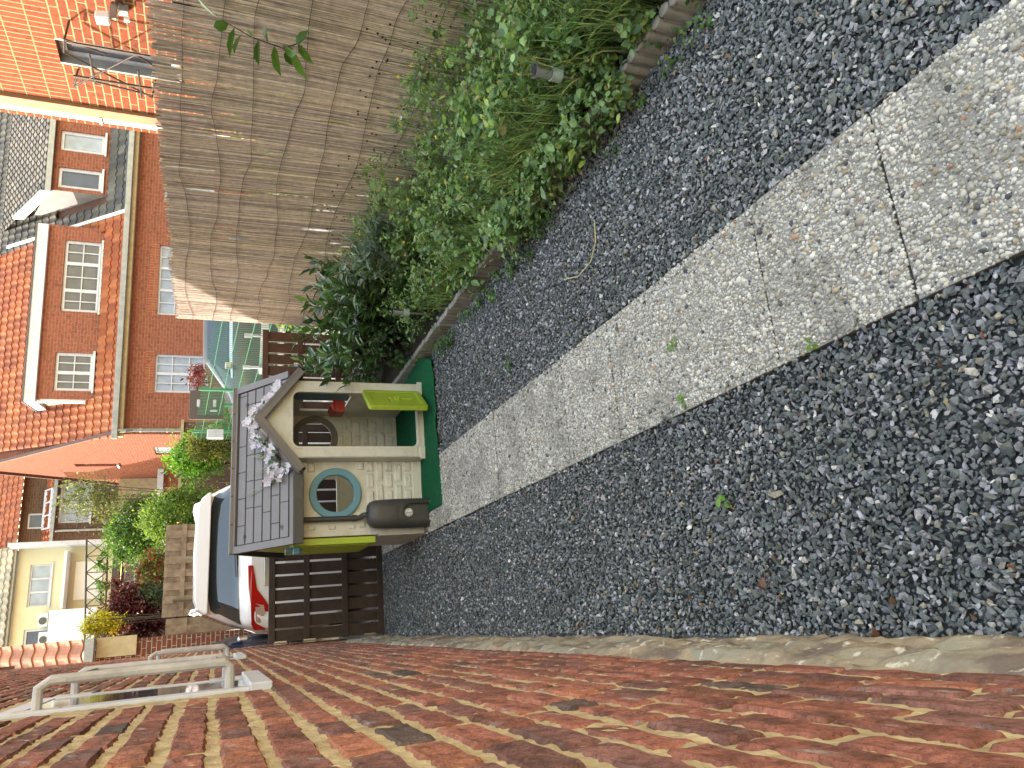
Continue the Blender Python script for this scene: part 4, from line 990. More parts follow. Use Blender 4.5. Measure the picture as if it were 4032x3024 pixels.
m = MB(); m.obox(fc(-.08, -.26, 3.80), U*14, Nf*.26, (0, 0, .10)); m.build('soffit', mt_tanwood, h1)
m = MB(); p0 = fc(.12, -.1, 1.0); m.tube([fc(.05, -.3, 3.9), fc(.05, -.3, 3.75), fc(.10, -.07, 3.6), fc(.10, -.07, 1.0)], .05, 10)
for zz in (1.9, 2.8, 3.4): m.tube([fc(.10, -.07, zz), fc(.10, -.07, zz+.04)], .06, 10)
m.build('downpipe', mt_galv, h1, smooth=True)
# orange dormer
dfc = lambda s, d, z: fc(s, d+.5, z)
def strip(m, fnc, s0, s1, z0, z1, holes, d0=0, d1=.2):
    a = s0
    def pp(p): m.prism(p, lambda q, b, d: fnc(q, d, b), d0, d1)
    for (x0, x1, za, zb) in sorted(holes):
        pp([(a, z0), (x0, z0), (x0, z1), (a, z1)]); pp([(x0, z0), (x1, z0), (x1, za), (x0, za)]); pp([(x0, zb), (x1, zb), (x1, z1), (x0, z1)]); a = x1
    pp([(a, z0), (s1, z0), (s1, z1), (a, z1)])
DH = [(1.15, 2.13, 4.64, 5.48), (3.21, 5.12, 4.61, 5.45)]
m = MB(); strip(m, dfc, .93, 5.5, 4.50, 5.84, DH); m.build('dormer_wall', br_sh, h1)
win(h1, dfc, *DH[0], [(0, .48, 2), (.48, 1, 2)], 2, mt_glass, fw=.07); win(h1, dfc, *DH[1], [(0, .30, 2), (.30, .68, 2), (.68, 1, 2)], 2, mt_glass, fw=.07)
m = MB(); m.obox(dfc(.84, -.12, 5.82), U*4.62, Nf*2.0, (0, 0, .25)); m.build('dormer_fascia', mt_wpaint, h1, bevel=.01)
m = MB(); m.obox(dfc(.82, -.14, 6.07), U*4.66, Nf*2.05, (0, 0, .03)); m.obox(dfc(.95, -.1, 4.40), U*4.5, Nf*.1, (0, 0, .10)); m.build('dormer_flashing', mt_lead, h1)
m = MB(); m.add([dfc(.93, 0, 4.52), dfc(.93, 0, 5.84), dfc(.93, 1.45, 5.84)], [(0, 1, 2)]); m.add([dfc(5.5, 0, 4.52), dfc(5.5, 0, 5.84), dfc(5.5, 1.45, 5.84)], [(0, 1, 2)]); m.build('dormer_cheek', mt_slate, h1)
m = MB(); m.tube([dfc(.86, -.02, 5.8), dfc(.86, -.02, 4.75)], .04, 8); m.build('dormer_pipe', mt_wpaint, h1, smooth=True)
# grey dormer
DG = [(6.55, 7.12, 4.71, 5.73), (7.6, 8.17, 4.69, 5.73), (8.9, 9.5, 4.69, 5.73)]
m = MB(); strip(m, dfc, 6.45, 14, 4.42, 5.84, DG); m.build('dormer_wall', br_sh, h1)
win(h1, dfc, *DG[0], [(0, 1, 1)], 1, mt_dglass, fw=.08); win(h1, dfc, *DG[1], [(0, 1, 1)], 1, mt_curt, fw=.08); win(h1, dfc, *DG[2], [(0, 1, 1)], 1, mt_curt, fw=.08)
m = MB(); m.obox(dfc(6.3, -.16, 5.84), U*7.7, Nf*.12, (0, 0, .13)); m.build('dormer_gutter', mt_galv, h1)
pantile('dormer_roof', dfc(6.3, -.1, 5.98), U, (Nf*.9+Vector((0, 0, .45))).normalized(), 7.6, 4.2, .205, .26, h1, GT, None, seed=5)
m = MB(); m.obox(dfc(6.28, -.18, 5.80), U*.06, (Nf*2.1+Vector((0, 0, 1.05))), (0, 0, .26)); m.build('barge_board', mt_wpaint, h1)
m = MB(); m.add([dfc(6.44, -.02, 4.42), dfc(6.44, -.02, 5.9), dfc(6.44, 1.9, 6.6), dfc(6.44, 1.7, 6.0)], [(0, 1, 2, 3)])
m.obox(dfc(6.38, -.05, 4.38), U*.05, (Nf*1.7+Vector((0, 0, 1.58))), (0, 0, .12)); m.build('dormer_cheek', mt_slate, h1)
m = MB(); m.obox(dfc(6.3, -.03, 4.30), U*7.6, Nf*.05, (0, 0, .14)); m.build('lead_apron', mt_lead, h1)
m = MB(); m.obox((A0.x-.06, 20-.35, 3.86), (.02, 4.75, 4.35), (.08, 0, 0), (0, 0, .08)); m.obox((A0.x+.01, 24.4, 8.18), (.08, 3.4, -4.05), (.08, 0, 0), (0, 0, .08)); m.build('verge', mt_rbrown, h1)
# rear brick annex of the house
an = thing('brick_annex', (5.0, 26.5, 1), 'small brick annex with white fascia behind the sunlit gable wall', 'annex')
m = MB(); m.box(4.5, 5.1, 25.0, 28, .6, 3.15); m.build('wall', br_sh, an)
m = MB(); m.box(4.3, 5.1, 24.8, 28, 3.15, 3.32); m.build('fascia', mt_wpaint, an)
m = MB(); m.box(3.8, 4.3, 25.2, 28, 2.55, 2.63).box(3.8, 4.45, 25.3, 28, 2.25, 2.33); m.build('roof', mt_tile if False else mt_rbrown, an)

# ------------------------------------------------ street fence, posts, board
gf = thing('mesh_fence', (3.8, 10.5, .1), 'green welded mesh fence running along the drive in front of the grey car', 'fence')
ga0, ga1 = Vector((3.86, 9.2, .1)), Vector((3.2, 13.4, .35))
def gp(t, z): return ga0.lerp(ga1, t)+Vector((0, 0, z))
def htop(t): return 1.60+.08*t
for t in (0, .52, .9): m = MB(); m.tube([gp(t, -.1), gp(t, htop(t)+.04)], .028, 10); m.build('post', mt_grnmetal, gf, smooth=True)
m = MB()
for z in np.arange(.1, 1.65, .2):
    for dx in (-.008, .008): m.tube([gp(0, z)+Vector((dx, 0, 0)), gp(.98, z+.05)+Vector((dx, 0, 0))], .004, 4)
m.build('horizontal_wires', mt_grnmetal, gf)
m = MB(); 
for t in np.arange(0, .98, .0125): m.tube([gp(t, .05), gp(t, htop(t))], .0036, 3, cap=False)
m.build('vertical_wires', mt_grnmetal, gf)
sb = thing('board_sign', (3.45, 12.3, 1.4), 'dark brown board fixed to a green post with two white clips', 'board')
m = MB(); m.box(3.30, 3.78, 12.32, 12.35, 1.55, 2.06); m.build('board', mt_panel, sb, bevel=.004)
m = MB(); m.box(3.50, 3.62, 12.28, 12.315, 1.9, 1.95).box(3.50, 3.62, 12.28, 12.315, 1.66, 1.71).box(3.42, 3.45, 12.28, 12.315, 1.64, 1.75); m.build('clips', mt_wpaint, sb, bevel=.01)
m = MB(); m.tube([(3.56, 12.36, .2), (3.56, 12.36, 2.05)], .03, 8); m.build('post', mt_grnmetal, sb)
m = MB(); m.box(2.92, 3.06, 12.0, 12.1, 1.54, 1.78); tag(m.build('mail_box', mt_wpaint, None, bevel=.01), 'small white box at the end of the green mesh fence', 'box')
hr = thing('hand_rail', (4.2, 10.5, .2), 'pale metal hand rail posts beside the drive, between reed screen and playhouse roof', 'railing')
m = MB()
for x, y in ((3.95, 10.2), (3.62, 10.6), (4.3, 9.8)): m.tube([(x, y, .1), (x, y, 1.22)], .022, 8).tube([(x, y, 1.22), (x, y, 1.32)], .03, 8)
m.build('posts', mt_wpaint, hr); m = MB(); m.obox((3.55, 10.7, 1.0), (.85, -.95, 0), (.02, .02, 0), (0, 0, .10)); m.build('rail', mt_fascia, hr)

# ------------------------------------------------ cars
def car(name, loc, rz, label, paint, st, zt, zs, w, wr, base=.18, parts=()):
    """stations: arrays over y of top z, shoulder z, half width, roof half width (local y from rear 0)"""
    t = thing(name, loc, label, 'car', None, rz)
    yy = np.array(st, float)
    ys = []
    for a, b in zip(yy[:-1], yy[1:]): ys += list(np.linspace(a, b, 4)[:-1])
    ys = np.array(ys+[yy[-1]])
    I = lambda arr, y: np.interp(y, yy, arr)
    def ring(y):
        W, WRf, ZT, ZS = I(w, y), I(wr, y), I(zt, y), I(zs, y)
        h = ZT-ZS
        return np.array([(W*.90, base), (W*.97, base+.12), (W, base+.35), (W*1.0, ZS-.22), (W*.985, ZS-.06), (W*.95, ZS), (WRf+(W*.95-WRf)*.5, ZS+h*.5), (WRf, ZT-h*.12-.02), (WRf-.05, ZT-.02), (WRf*.6, ZT), (0, ZT+.01)])
    def S(y, k):   # k in 0..10 from sill to roof centre, negative => left side
        r = ring(y); s = 1 if k >= 0 else -1; k = abs(k); i = min(int(k), 9); p = r[i]*(1-(k-i))+r[i+1]*(k-i)
        return Vector((s*p[0], y, p[1]))
    V, Fq = [], []; n = 21
    for y in ys:
        r = ring(y); V += [(-a, y, b) for a, b in r]+[(a, y, b) for a, b in r[:-1][::-1]]
    for i in range(len(ys)-1):
        for k in range(n-1): Fq.append((i*n+k, i*n+k+1, (i+1)*n+k+1, (i+1)*n+k))
        Fq.append((i*n+n-1, i*n, (i+1)*n, (i+1)*n+n-1))
    m = MB(); m.add(V, Fq); m.add(V[:n], [tuple(range(n))]); m.add(V[-n:], [tuple(range(n))[::-1]])
    o = m.build('body', paint, t, smooth=True, wc=False)
    def patch(pname, y0, y1, k0, k1, mat, off=.006, par=None, ny=8, nk=8, both=False):
        for sg in ((1, -1) if both else (1,)):
            m = MB(); g = []
            for a in np.linspace(0, 1, ny+1):
                for b in np.linspace(0, 1, nk+1):
                    y0_, y1_ = (y0 if not callable(y0) else y0(b)), (y1 if not callable(y1) else y1(b)); y = y0_+(y1_-y0_)*a; k = k0+(k1-k0)*b
                    if sg < 0: k = -k
                    if k0 < 0 < k1:    # across the roof centre: map -x..x
                        q = k0+(k1-k0)*b; k = (10-abs(q))*(1 if q >= 0 else -1)
                    p = S(y, k); e = .01
                    p1, p2 = S(y+e, k), S(y, (k+.05) if abs(k) < 9.9 else k-.05*(1 if k > 0 else -1))
                    nn_ = (p1-p).cross(p2-p)
                    if nn_.length > 1e-9:
                        nn_.normalize(); c = Vector((0, y, .8)); 
                        if nn_.dot(p-c) < 0: nn_ = -nn_
                        p = p+nn_*off
                    g.append(p)
            nk1 = nk+1
            m.add(g, [(i*nk1+j, i*nk1+j+1, (i+1)*nk1+j+1, (i+1)*nk1+j) for i in range(ny) for j in range(nk)])
            res = m.build(pname, mat, par or t, smooth=True, wc=False)
        return res
    for sx_ in (-1, 1):
        for yw in (yy[-1]*.19, yy[-1]*.80):
            m = MB(); m.lathe((sx_*(max(w)-.13), yw, .31), [(.2, -.10), (.30, -.09), (.31, 0), (.30, .09), (.2, .10)], 24, 'X'); wh = m.build('wheel', mt_tyre, t, smooth=True, wc=False)
            m = MB(); m.lathe((sx_*(max(w)-.13), yw, .31), [(.19, -.105), (.03, -.112), (.03, .112), (.19, .105)], 18, 'X'); m.build('rim', mt_galv, wh, smooth=True, wc=False)
    return t, S, patch
cz = float(ground_z(9))-.0
wc_, S, patch = car('parked_car', (.88, 8.55, cz+.04), 0, 'white family car parked beyond the gate, its rear with red tail lamps facing the garden', mt_carwhite,
    [0, .05, .13, .22, .42, .50, 1.5, 3.0, 3.9, 4.4, 4.5], [1.12, 1.16, 1.2, 1.26, 1.50, 1.68, 1.71, 1.64, 1.05, .85, .6], [1.0, 1.03, 1.05, 1.06, 1.08, 1.08, 1.06, 1.03, .98, .8, .55],
    [.80, .86, .89, .905, .91, .91, .915, .91, .89, .80, .7], [.68, .76, .80, .79, .66, .64, .66, .64, .70, .70, .6])
rg = patch('rear_window', .20, .445, -3.0, 3.0, mt_carglass, .008)
patch('side_window', .75, 1.7, 5.25, 7.2, mt_carglass, .006, both=True); patch('side_window', 1.78, 2.9, 5.25, 7.1, mt_carglass, .006, both=True)
patch('windscreen', 3.05, 3.85, -3, 3, mt_carglass, .008)
m = MB(); m.prism([(-.66, 1.55), (.66, 1.55), (.66, 1.58), (.60, 1.65), (.5, 1.685), (0, 1.70), (-.5, 1.685), (-.60, 1.65), (-.66, 1.58)], lambda a, b, d: (a, d+(b-1.5)*.5+.12*abs(a)**3, b+(d-.3)*.08), .30, .62); m.build('spoiler', mt_carwhite, wc_, smooth=True, bevel=.02, wc=False)
for s in (-1, 1):
    m = MB(); m.tube([(s*.60, .75, 1.66), (s*.60, .9, 1.72), (s*.61, 1.5, 1.745), (s*.60, 2.6, 1.73), (s*.58, 2.8, 1.68)], .022, 8); m.build('roof_rail', mt_wpaint, wc_, smooth=True, wc=False)
    out_ = [(.20, 1.165), (.42, 1.155), (.60, 1.13), (.80, 1.12), (.865, 1.09), (.87, .98), (.80, .93), (.66, .925), (.56, .99), (.45, 1.07), (.20, 1.115)]
    m = MB(); fn_ = lambda a, b, d: (s*a, d+.0+.10*max(0, (a-.6)/.27)**2, b); m.prism(out_, fn_, -.022, .03); tl = m.build('tail_lamp', mt_lamp, wc_, bevel=.008, wc=False)
    m = MB(); m.prism([(.60, 1.085), (.78, 1.075), (.80, 1.03), (.70, .985), (.62, 1.0)], fn_, -.026, -.02); m.build('reverse_lens', mt_lampclear, tl, wc=False)
    m = MB(); m.obox((s*.92, 2.75, 1.02), (s*.17, 0, 0), (0, .10, 0), (0, 0, .15)); m.build('wing_mirror', mt_metal, wc_, bevel=.03, wc=False)
m = MB(); m.box(-.42, .42, -.018, .01, .935, 1.0); m.prism([(-.42, 1.0), (-.42, .93), (-.5, .86), (-.40, .90), (.40, .90), (.5, .86), (.42, .93), (.42, 1.0)], yf, -.012, .01); cg = m.build('chrome_trim', mt_metal, wc_, bevel=.004, wc=False)
tx = text('chrome_lettering', 'HMEG', .075, (0, 0, 0), (pi/2, 0, 0), mt_metal, None, .003); tx.parent = cg; tx.location = (-.12, -.026, .965)
m = MB(); m.prism([(0, .07), (.05, 0), (0, -.07), (-.05, 0)], lambda a, b, d: (a, d, b+1.07), -.02, .01); m.build('badge', mt_metal, wc_, bevel=.004, wc=False)
m = MB(); m.tube([(0, .9, 1.70), (0, .93, 1.73), (0, .80, 1.93)], [.012, .008, .002], 6); m.build('aerial', mt_dgrey, wc_, wc=False)
m = MB(); m.obox((-.30, .20, 1.27), (.55, .03, .04), (0, -.012, 0), (0, 0, .012)); m.build('rear_wiper', mt_dgrey, wc_, wc=False)
m = MB(); m.box(-.26, .26, -.012, .01, .66, .78); m.build('number_plate', M('plate_white', (.6, .6, .55), .5), wc_, wc=False)
gz_c = float(ground_z(14))
gc, S2, patch2 = car('parked_car', (3.45, 14.3, gz_c+.06), radians(-97), 'grey blue car parked in the street, seen side-on through the green mesh fence', mt_cargrey,
    [0, .1, .45, .75, 1.40, 2.6, 3.4, 4.0, 4.35], [.62, .80, .93, 1.02, 1.44, 1.48, 1.30, .95, .7], [.55, .70, .86, .92, .95, .97, .95, .85, .6],
    [.70, .80, .85, .88, .88, .88, .86, .80, .72], [.55, .65, .70, .72, .56, .56, .58, .60, .6])
patch2('windscreen', .82, 1.34, -3.2, 3.2, mt_carglass, .008); patch2('side_window', lambda b: 1.05+.35*b, 2.4, 5.3, 7.1, mt_carglass, .006, both=True); patch2('side_window', 2.48, lambda b: 3.5-.3*b, 5.3, 7.1, mt_carglass, .006, both=True)
patch2('belt_trim', 1.0, 3.6, 4.95, 5.2, mt_metal, .010, both=True)
for s in (-1, 1):
    m = MB(); m.obox((s*.88, 1.15, .95), (s*.14, 0, 0), (0, .10, 0), (0, 0, .12)); m.build('wing_mirror', mt_metal, gc, bevel=.02, wc=False)
bz = float(ground_z(13))
bc_, S3, patch3 = car('parked_car', (-.92, 11.0, bz-.02), 0, 'dark blue car mostly hidden between the brick wall and the white car', mt_carblue,
    [0, .1, .5, 1.2, 1.9, 3.0, 3.7, 4.1], [1.2, 1.4, 1.9, 2.0, 2.0, 1.75, 1.2, .8], [1.0, 1.1, 1.15, 1.15, 1.15, 1.1, .95, .7], [.7, .8, .86, .88, .88, .86, .8, .7], [.5, .6, .6, .58, .58, .6, .65, .6])
patch3('rear_window', .15, .48, -3, 3, mt_carglass, .008); patch3('side_window', .9, 2.6, 5.3, 7.1, mt_carglass, .006, both=True)

# ------------------------------------------------ light slatted fence beyond the car
def lightfence(x0, x1, y, z0, z1, label, seed=1, n=None):
    t = thing('board_fence', ((x0+x1)/2, y, z0), label, 'fence', 'light timber fence panels behind the cars'); n = n or int((x1-x0)/.115); w = (x1-x0)/n
    for k in range(n):
        m = MB(); d = .0 if k % 2 else .045; m.box(x0+k*w-.01, x0+(k+1)*w+.005, y-d, y-d+.02, z0, z1); m.build('board', mt_ltwood, t, bevel=.004)
    MB().box(x0, x1, y-.055, y-.035, z1-.35, z1-.27).build('rail', mt_ltwood, t); MB().box(x0, x1, y+.022, y+.05, z0+.3, z0+.4).build('rail', mt_ltwood, t)
lightfence(.08, .34, 15, .4, 2.38, 'narrow light timber fence panel beside the brick garage', 1)
m = MB(); m.box(.62, .65, 14.93, 14.96, 1.95, 2.27).box(.60, .67, 14.92, 14.95, 2.24, 2.28); tag(m.build('gate_bolt', mt_dmetal), 'black iron bolt on the light timber fence', 'bolt')
lightfence(.38, 2.0, 15.02, .4, 2.45, 'light timber fence panel directly above the white car roof', 2)
df_ = thing('dark_board_fence', (2.9, 17, 1), 'dark brown vertical board fence between hedge and white car', 'fence')
for k in range(12): m = MB(); m.box(2.85+k*.16, 3.0+k*.16, 18.0+.02*(k % 2), 18.04+.02*(k % 2), .6, 2.36); m.build('board', mt_rbrown, df_)
m = MB(); m.box(2.8, 4.8, 17.95, 18.06, 2.36, 2.42); m.build('cap', mt_tanwood, df_)
sh = thing('timber_shed', (4.2, 26.8, 1), 'tan timber shed wall with a pale edge behind the gable', 'shed')
m = MB(); 
for k in range(10): m.box(3.75+k*.16, 3.9+k*.16, 26.5, 26.54, 1.0, 4.55)
m.build('boards', mt_tanwood, sh); m = MB(); m.box(3.68, 3.75, 26.45, 26.56, 1, 4.6); m.build('edge', mt_wpaint, sh)

# ------------------------------------------------ garage with orange tiles at left
gr = thing('garage', (-1, 12, .3), 'small red brick garage with an orange tiled roof beyond the end of our wall', 'garage')
m = MB(); m.box(-4, .06, 14.75, 14.9, .2, 3.42); m.box(-4, .06, 14.9, 18.5, .2, 3.3); m.build('wall', BR('garage_brick', 'Y', (.17, .05, .03), (.13, .045, .03), (.30, .25, .18), .22, .078, .016), gr)
pantile('roof', (-4, 14.55, 3.58), (1, 0, 0), (Vector((0, 1, .75)).normalized()), 4.12, 4.4, .27, .38, gr, [(1, (.32, .12, .06)), (1, (.38, .16, .085))])
m = MB(); m.box(-4, .12, 14.48, 14.70, 3.42, 3.55); m.build('gutter', mt_galv, gr); m = MB(); m.box(-.2, .12, 14.68, 14.74, 2.8, 3.40); m.build('fascia', mt_tanwood, gr)
m = MB(); m.prism([(14.8, 3.45), (18, 5.8), (18, 3.45)], xf, .0, .05); m.build('gable_end', mt_rbrown, gr)

# ------------------------------------------------ cream house and brown brick house far behind
h3 = thing('cream_house', (1.5, 28, 2), 'cream rendered house with grey tiled roof, white windows and two wall units', 'house')
yw = lambda s, d, z: (s, 28+d, z)
def yfac(m, s0, s1, z0, z1, holes, Y0=28, th=.3):
    a = s0
    for (x0, x1, za, zb) in sorted(holes):
        m.box(a, x0, Y0, Y0+th, z0, z1); m.box(x0, x1, Y0, Y0+th, z0, za); m.box(x0, x1, Y0, Y0+th, zb, z1); a = x1
    m.box(a, s1, Y0, Y0+th, z0, z1)
H3 = [(-.4, .66, 6.2, 7.05), (1.33, 2.63, 6.46, 7.05)]
m = MB(); yfac(m, -3, 3.12, 4.7, 7.42, H3); m.build('wall', mt_render, h3)
win(h3, yw, *H3[1], [(0, .34, 1), (.34, .66, 1), (.66, 1, 1)], 1, mt_curt, fw=.05); win(h3, yw, *H3[0], [(0, 1, 1)], 1, mt_dglass, fw=.07)
m = MB(); m.box(3.12, 3.22, 26.9, 28.3, 4.9, 7.5); m.build('party_wall', mt_wpaint, h3)
m = MB(); m.box(-3, 3.1, 27.75, 28, 7.42, 7.52); m.build('gutter', mt_galv, h3)
pantile('roof', (-3, 27.7, 7.5), (1, 0, 0), Vector((0, 1, .9)).normalized(), 6.2, 4, .24, .3, h3, [(1, (.30, .27, .20)), (1, (.36, .31, .22))])
m = MB(); m.box(1.2, 2.95, 27.3, 28, 5.95, 6.03); m.box(1.45, 2.65, 27.95, 27.99, 5.0, 5.78); m.box(-1, 1.15, 27.2, 28, 5.0, 6.27); m.build('extension', mt_white, h3)
for (x, z) in ((.9, 6.36), (.34, 6.30)):
    ac = thing('air_conditioner', (x, 27.6, z), 'white wall unit with a round dark fan, the %s of two' % ('right' if x > .5 else 'left'), 'air conditioner', 'wall units on the cream house')
    m = MB(); m.box(x-.2, x+.2, 27.55, 27.9, z, z+.27); m.build('casing', mt_fascia, ac, bevel=.02)
    m = MB(); m.lathe((x-.03, 27.545, z+.13), [(.11, 0), (.11, -.01)], 20, 'Y'); m.build('fan', mt_dgrey, ac)
tr = thing('steel_truss', (1.9, 25, 4.5), 'long dark steel lattice girder in front of the cream house', 'girder')
m = MB(); n = 7; xs = np.linspace(-.3, 2.98, n+1)
m.tube([(-.3, 25, 4.93), (3.0, 25, 5.12)], .025, 6).tube([(-.3, 25, 4.45), (3.0, 25, 4.56)], .025, 6)
for k in range(n):
    a, b = xs[k], xs[k+1]; zt_ = lambda x: 4.95+(x)*.057; zb_ = lambda x: 4.46+x*.033
    m.tube([(a, 25, zb_(a)), (b, 25, zt_(b))], .016, 5).tube([(a, 25, zt_(a)), (b, 25, zb_(b))], .016, 5).tube([(a, 25, zb_(a)), (a, 25, zt_(a))], .014, 5)
m.build('lattice', mt_dmetal, tr)
m = MB(); m.box(-.5, 3.05, 25.0, 25.3, 4.2, 4.40); m.build('beam', mt_dmetal, tr)
ax = thing('brick_outbuilding', (1.5, 25.6, 1), 'brown brick outbuilding with a low window under the steel girder', 'outbuilding')
OH = [(1.75, 2.72, 3.82, 4.12)]
m = MB(); yfac(m, -.6, 3.4, 1.2, 4.2, OH, 25.4); m.build('wall', br_dk, ax); win(ax, lambda s, d, z: (s, 25.4+d, z), *OH[0], [(0, .5, 1), (.5, 1, 1)], 1, mt_dglass, fw=.04)
m = MB(); m.box(-.6, .65, 25.2, 25.38, 4.2, 4.75); m.build('wood_panel', mt_rbrown, ax)
cp = [(rs.uniform(.7, 2.9), 24.95, rs.uniform(4.45, 4.75), .10) for _ in range(9)]
cloud('potted_plants', None, 500, cp, .5, .09, [(2, (.16, .32, .04)), (1, (.08, .18, .05))], seed=41, label='row of small green plants along the steel girder', cat='plants', kind='stuff')
h2 = thing('brown_brick_house', (4.7, 30, 2), 'brown brick house with orange roof, small upper window and a bay window', 'house')
H2 = [(4.04, 4.58, 7.2, 7.68)]; yw2 = lambda s, d, z: (s, 30+d, z)
m = MB(); yfac(m, 3.32, 7.0, 6.9, 7.9, H2, 30); m.build('wall', br_dk, h2)
win(h2, yw2, *H2[0], [(0, 1, 1)], 1, mt_dglass, fw=.06)
H2b = [(4.12, 5.5, 5.70, 6.66)]; yw3 = lambda s, d, z: (s, 29.4+d, z)
m = MB(); yfac(m, 3.52, 7.0, 3.0, 6.74, H2b, 29.4); m.build('lower_wall', br_dk, h2); win(h2, yw3, *H2b[0], [(0, .45, 1), (.45, 1, 1)], 1, mt_curt, fw=.06)
pantile('roof', (3.3, 29.7, 7.85), (1, 0, 0), Vector((0, 1, .9)).normalized(), 4.5, 4.5, .24, .3, h2, OT, seed=3)
pantile('lean_to_roof', (3.45, 29.3, 6.80), (1, 0, 0), Vector((0, .7, .45)).normalized(), 3.6, .85, .2, .22, h2, OT, seed=4)
m = MB(); m.box(3.42, 7, 29.15, 29.3, 6.72, 6.82); m.build('gutter', mt_galv, h2)
m = MB()
for a in np.linspace(3.95, 5.3, 4): m.obox((a, 29.35, 6.84), (.05, 0, 0), (0, .4, .26), (0, 0, .06))
m.obox((3.95, 29.33, 6.85), (1.4, 0, 0), (0, .04, .03), (0, 0, .06)); m.obox((3.95, 29.78, 7.12), (1.4, 0, 0), (0, .04, .03), (0, 0, .06)); m.build('roof_window', mt_wpaint, h2)
m = MB(); m.tube([(3.85, 29.33, 6.7), (3.85, 29.33, 4)], .04, 8); m.build('downpipe', mt_galv, h2)

# ------------------------------------------------ trees, hedges, bushes beyond
def bush(name, c, r, n, size, palette, label, cat, seed, k=40, cr=.18, spread=.5, shell=.55, trunk=True, temps=LEAF, mat=None):
    base_z = float(ground_z(c[1])); t = thing(name, (c[0], c[1], base_z), label, cat)
    if trunk:
        m = MB(); rs2 = random.Random(seed)
        for q in range(7):
            a = rs2.uniform(0, 6.28); m.tube([(c[0]+.05*cos(a), c[1]+.05*sin(a), base_z-.05), (c[0]+r[0]*.3*cos(a), c[1]+r[1]*.3*sin(a), (base_z+c[2])/2), (c[0]+r[0]*.65*cos(a), c[1]+r[1]*.65*sin(a), c[2]+r[2]*rs2.uniform(.1, .7))], [.02, .012, .004], 6)
        m.build('trunk', mt_bark, t)
    cloud('crown', t, n, ell(c, r, k, cr, seed, shell), spread, size, palette, temps, mat, seed=seed)
    return t
LG = [(4, (.14, .25, .035)), (3, (.22, .35, .05)), (2, (.06, .12, .03)), (1, (.32, .42, .10))]
MG = [(4, (.08, .19, .03)), (3, (.13, .27, .04)), (2, (.05, .10, .03))]
OLV = [(3, (.14, .17, .06)), (2, (.20, .24, .09)), (1, (.08, .10, .05))]
PUR = [(4, (.11, .022, .028)), (3, (.22, .045, .04)), (2, (.05, .014, .022)), (1, (.36, .22, .23))]
bush('hedge', (2.42, 16.6, 2.15), (.56, .6, 1.10), 15000, .055, LG, 'large bright green hedge beside the white car roof', 'hedge', 51, 60)
bush('hedge', (2.45, 19.0, 3.25), (.80, .7, .80), 14000, .062, MG, 'tall green hedge top below the thin olive tree', 'hedge', 52, 60)
bush('olive_tree', (3.0, 18.2, 4.15), (.62, .6, .75), 2300, .06, OLV, 'thin airy olive green tree against the gable wall', 'tree', 53, 34, .16, .7, .3)
bush('laurel_hedge', (3.42, 15.6, 1.95), (.42, .5, .62), 5200, .065, [(3, (.14, .33, .02)), (2, (.20, .42, .04)), (1, (.06, .15, .03))], 'glossy bright green hedge in front of the sunlit brick gable', 'hedge', 54, 40)
bush('golden_shrub', (3.50, 15.0, 1.78), (.32, .35, .45), 3000, .05, [(2, (.32, .32, .04)), (2, (.20, .22, .05)), (1, (.10, .10, .04))], 'yellowish sparse shrub in front of the glossy hedge', 'shrub', 55, 30, .12, .6)
bush('copper_tree', (.68, 17.0, 3.02), (.86, .55, .80), 16000, .055, PUR, 'dark purple leaved bush above the light timber fence', 'bush', 56, 80, .16, .6, .3)
bush('red_robin_shrub', (1.38, 16.2, 2.65), (.36, .35, .42), 1900, .07, [(3, (.14, .22, .04)), (2, (.45, .07, .04)), (1, (.30, .30, .08))], 'red tipped green shrub between purple bush and bright hedge', 'shrub', 57, 26, .11, .6)
bush('dark_conifer', (.80, 15.6, 2.42), (.32, .3, .46), 2600, .04, [(3, (.03, .06, .02)), (2, (.05, .08, .03))], 'dark green conifer leaning over the light timber fence', 'conifer', 58, 26, .12)
bush('golden_conifer', (.40, 16.3, 3.55), (.20, .22, .42), 3200, .040, [(3, (.72, .62, .03)), (2, (.8, .72, .10)), (1, (.35, .36, .03))], 'small bright yellow conifer beside the orange tiled roof', 'conifer', 59, 24, .08, .6)
bush('red_maple', (5.3, 16.5, 1.98), (.48, .4, .30), 1300, .055, [(3, (.28, .05, .04)), (2, (.16, .03, .04)), (1, (.4, .16, .14))], 'small red leaved maple in front of the red brick facade', 'bush', 60, 26, .10, .6)
bush('low_hedge', (4.6, 16.8, 1.55), (.75, .3, .28), 1700, .06, LG, 'low bright green hedge behind the grey car', 'hedge', 61, 30, .1, trunk=False)
# greenery behind the reed screen
bush('lime_shrub', (3.75, 5.3, 1.05), (.42, 1.0, .75), 5200, .06, [(3, (.26, .40, .03)), (2, (.34, .46, .05))], 'sunlit yellow green shrub glimpsed through the reed screen', 'shrub', 62, 50, .15)
bush('lime_shrub', (3.7, 8.6, .55), (.4, .6, .5), 1600, .06, [(3, (.26, .40, .03)), (2, (.16, .30, .04))], 'sunlit shrub glimpsed between the slats of the right fence panel', 'shrub', 63, 30, .14)

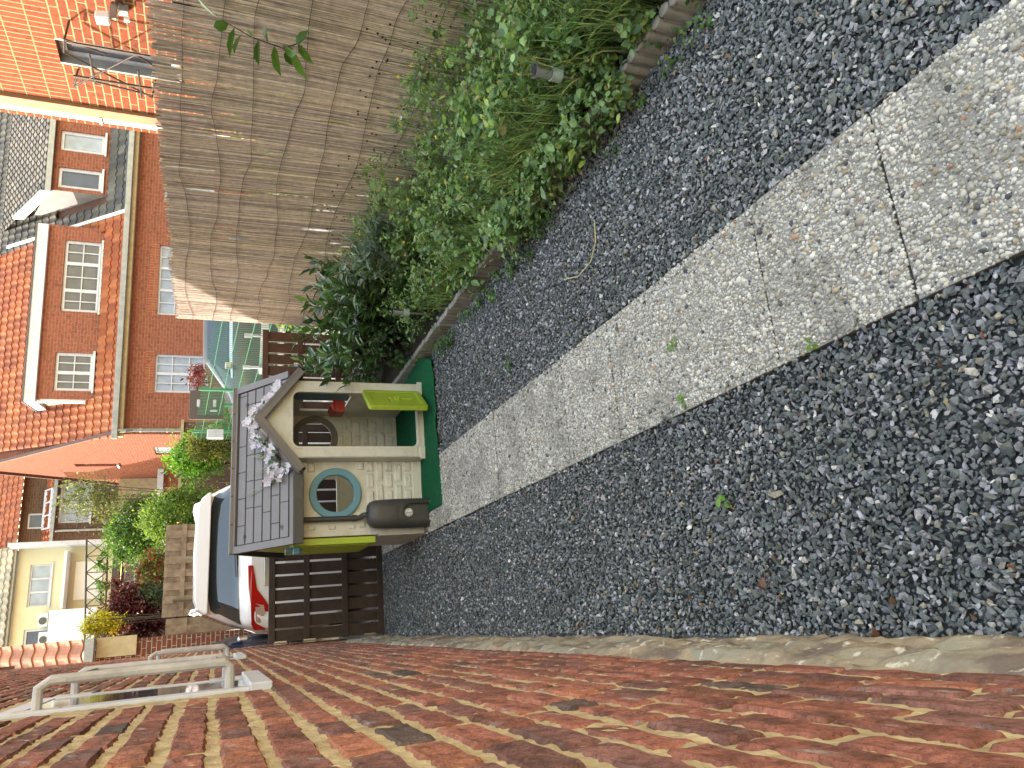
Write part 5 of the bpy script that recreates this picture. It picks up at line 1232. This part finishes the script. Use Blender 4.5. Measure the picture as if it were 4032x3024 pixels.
rs = np.random.RandomState(88); n = 210
lx = np.where(rs.rand(n) < .45, -.13+np.abs(rs.randn(n))*.09, np.where(rs.rand(n) < .6, 2.05-np.abs(rs.randn(n))*.14, rs.uniform(0, 2, n))); ly = rs.uniform(1.0, 7.2, n)
V, Fq, C = scatter(OVAL, np.stack([lx, ly, np.full(n, .014)], 1), np.stack([rs.randn(n)*.4, rs.randn(n)*.3, rs.uniform(0, 6.28, n)], 1), rs.uniform(.010, .026, n), pal(n, [(2, (.16, .09, .05)), (1, (.32, .26, .14)), (1, (.10, .06, .04))], .2, rs))
tag(arr_mesh('leaf_litter', V, Fq, mt_leaf, cols=C), 'tiny brown and straw coloured leaf bits scattered over the gravel', 'leaf litter', kind='stuff')
# ------------------------------------------------ small litter on the stones
m = MB(); m.tube([(1.56, 3.02, .022), (1.50, 2.86, .03), (1.52, 2.74, .02), (1.58, 2.66, .028), (1.68, 2.66, .02)], .003, 5); tag(m.build('dry_stalk', M('straw', (.55, .50, .28), .7)), 'bent pale straw stalk lying on the right gravel', 'stalk')
def sprig(name, x, y, z, s, n, seed, label, palette, grp=None):
    rs_ = np.random.RandomState(seed); P = np.stack([x+rs_.randn(n)*s*.35, y+rs_.randn(n)*s*.35, np.full(n, z)+rs_.rand(n)*s*.4], 1)
    V, Fq, C = scatter(OVAL, P, np.stack([rs_.randn(n)*.3, -.2+rs_.randn(n)*.3, rs_.uniform(0, 6.28, n)], 1), s*rs_.uniform(.7, 1.1, n), pal(n, palette, .1, rs_)); tag(arr_mesh(name, V, Fq, mt_leaf, cols=C), label, 'weed', grp)
YG = [(1, (.16, .34, .04))]
sprig('weed_seedling', .90, 2.22, .018, .030, 5, 1, 'small green seedling in the slab joint, right of its twin', YG, 'seedlings on the path')
sprig('weed_seedling', .69, 2.20, .018, .028, 5, 2, 'small green seedling at the left end of the slab joint', YG, 'seedlings on the path')
sprig('weed_seedling', .66, 1.55, .016, .026, 5, 3, 'green seedling on the left edge of the path nearest the camera', YG, 'seedlings on the path')
sprig('weed_seedling', .29, 2.08, .012, .035, 5, 4, 'bright green leaf lying alone on the left gravel', YG)
sprig('weed_seedling', 1.38, 3.85, .012, .045, 9, 5, 'green sprig on the gravel right of the path', [(1, (.06, .14, .03))])
sprig('dry_leaf', .02, 1.95, .014, .035, 2, 6, 'brown dry leaf by the stone base, farther of two', [(1, (.20, .10, .07))], 'dry leaves by the wall')
sprig('dry_leaf', -.06, 1.88, .014, .035, 1, 7, 'reddish dry leaf touching the stone base', [(1, (.25, .10, .06))], 'dry leaves by the wall')
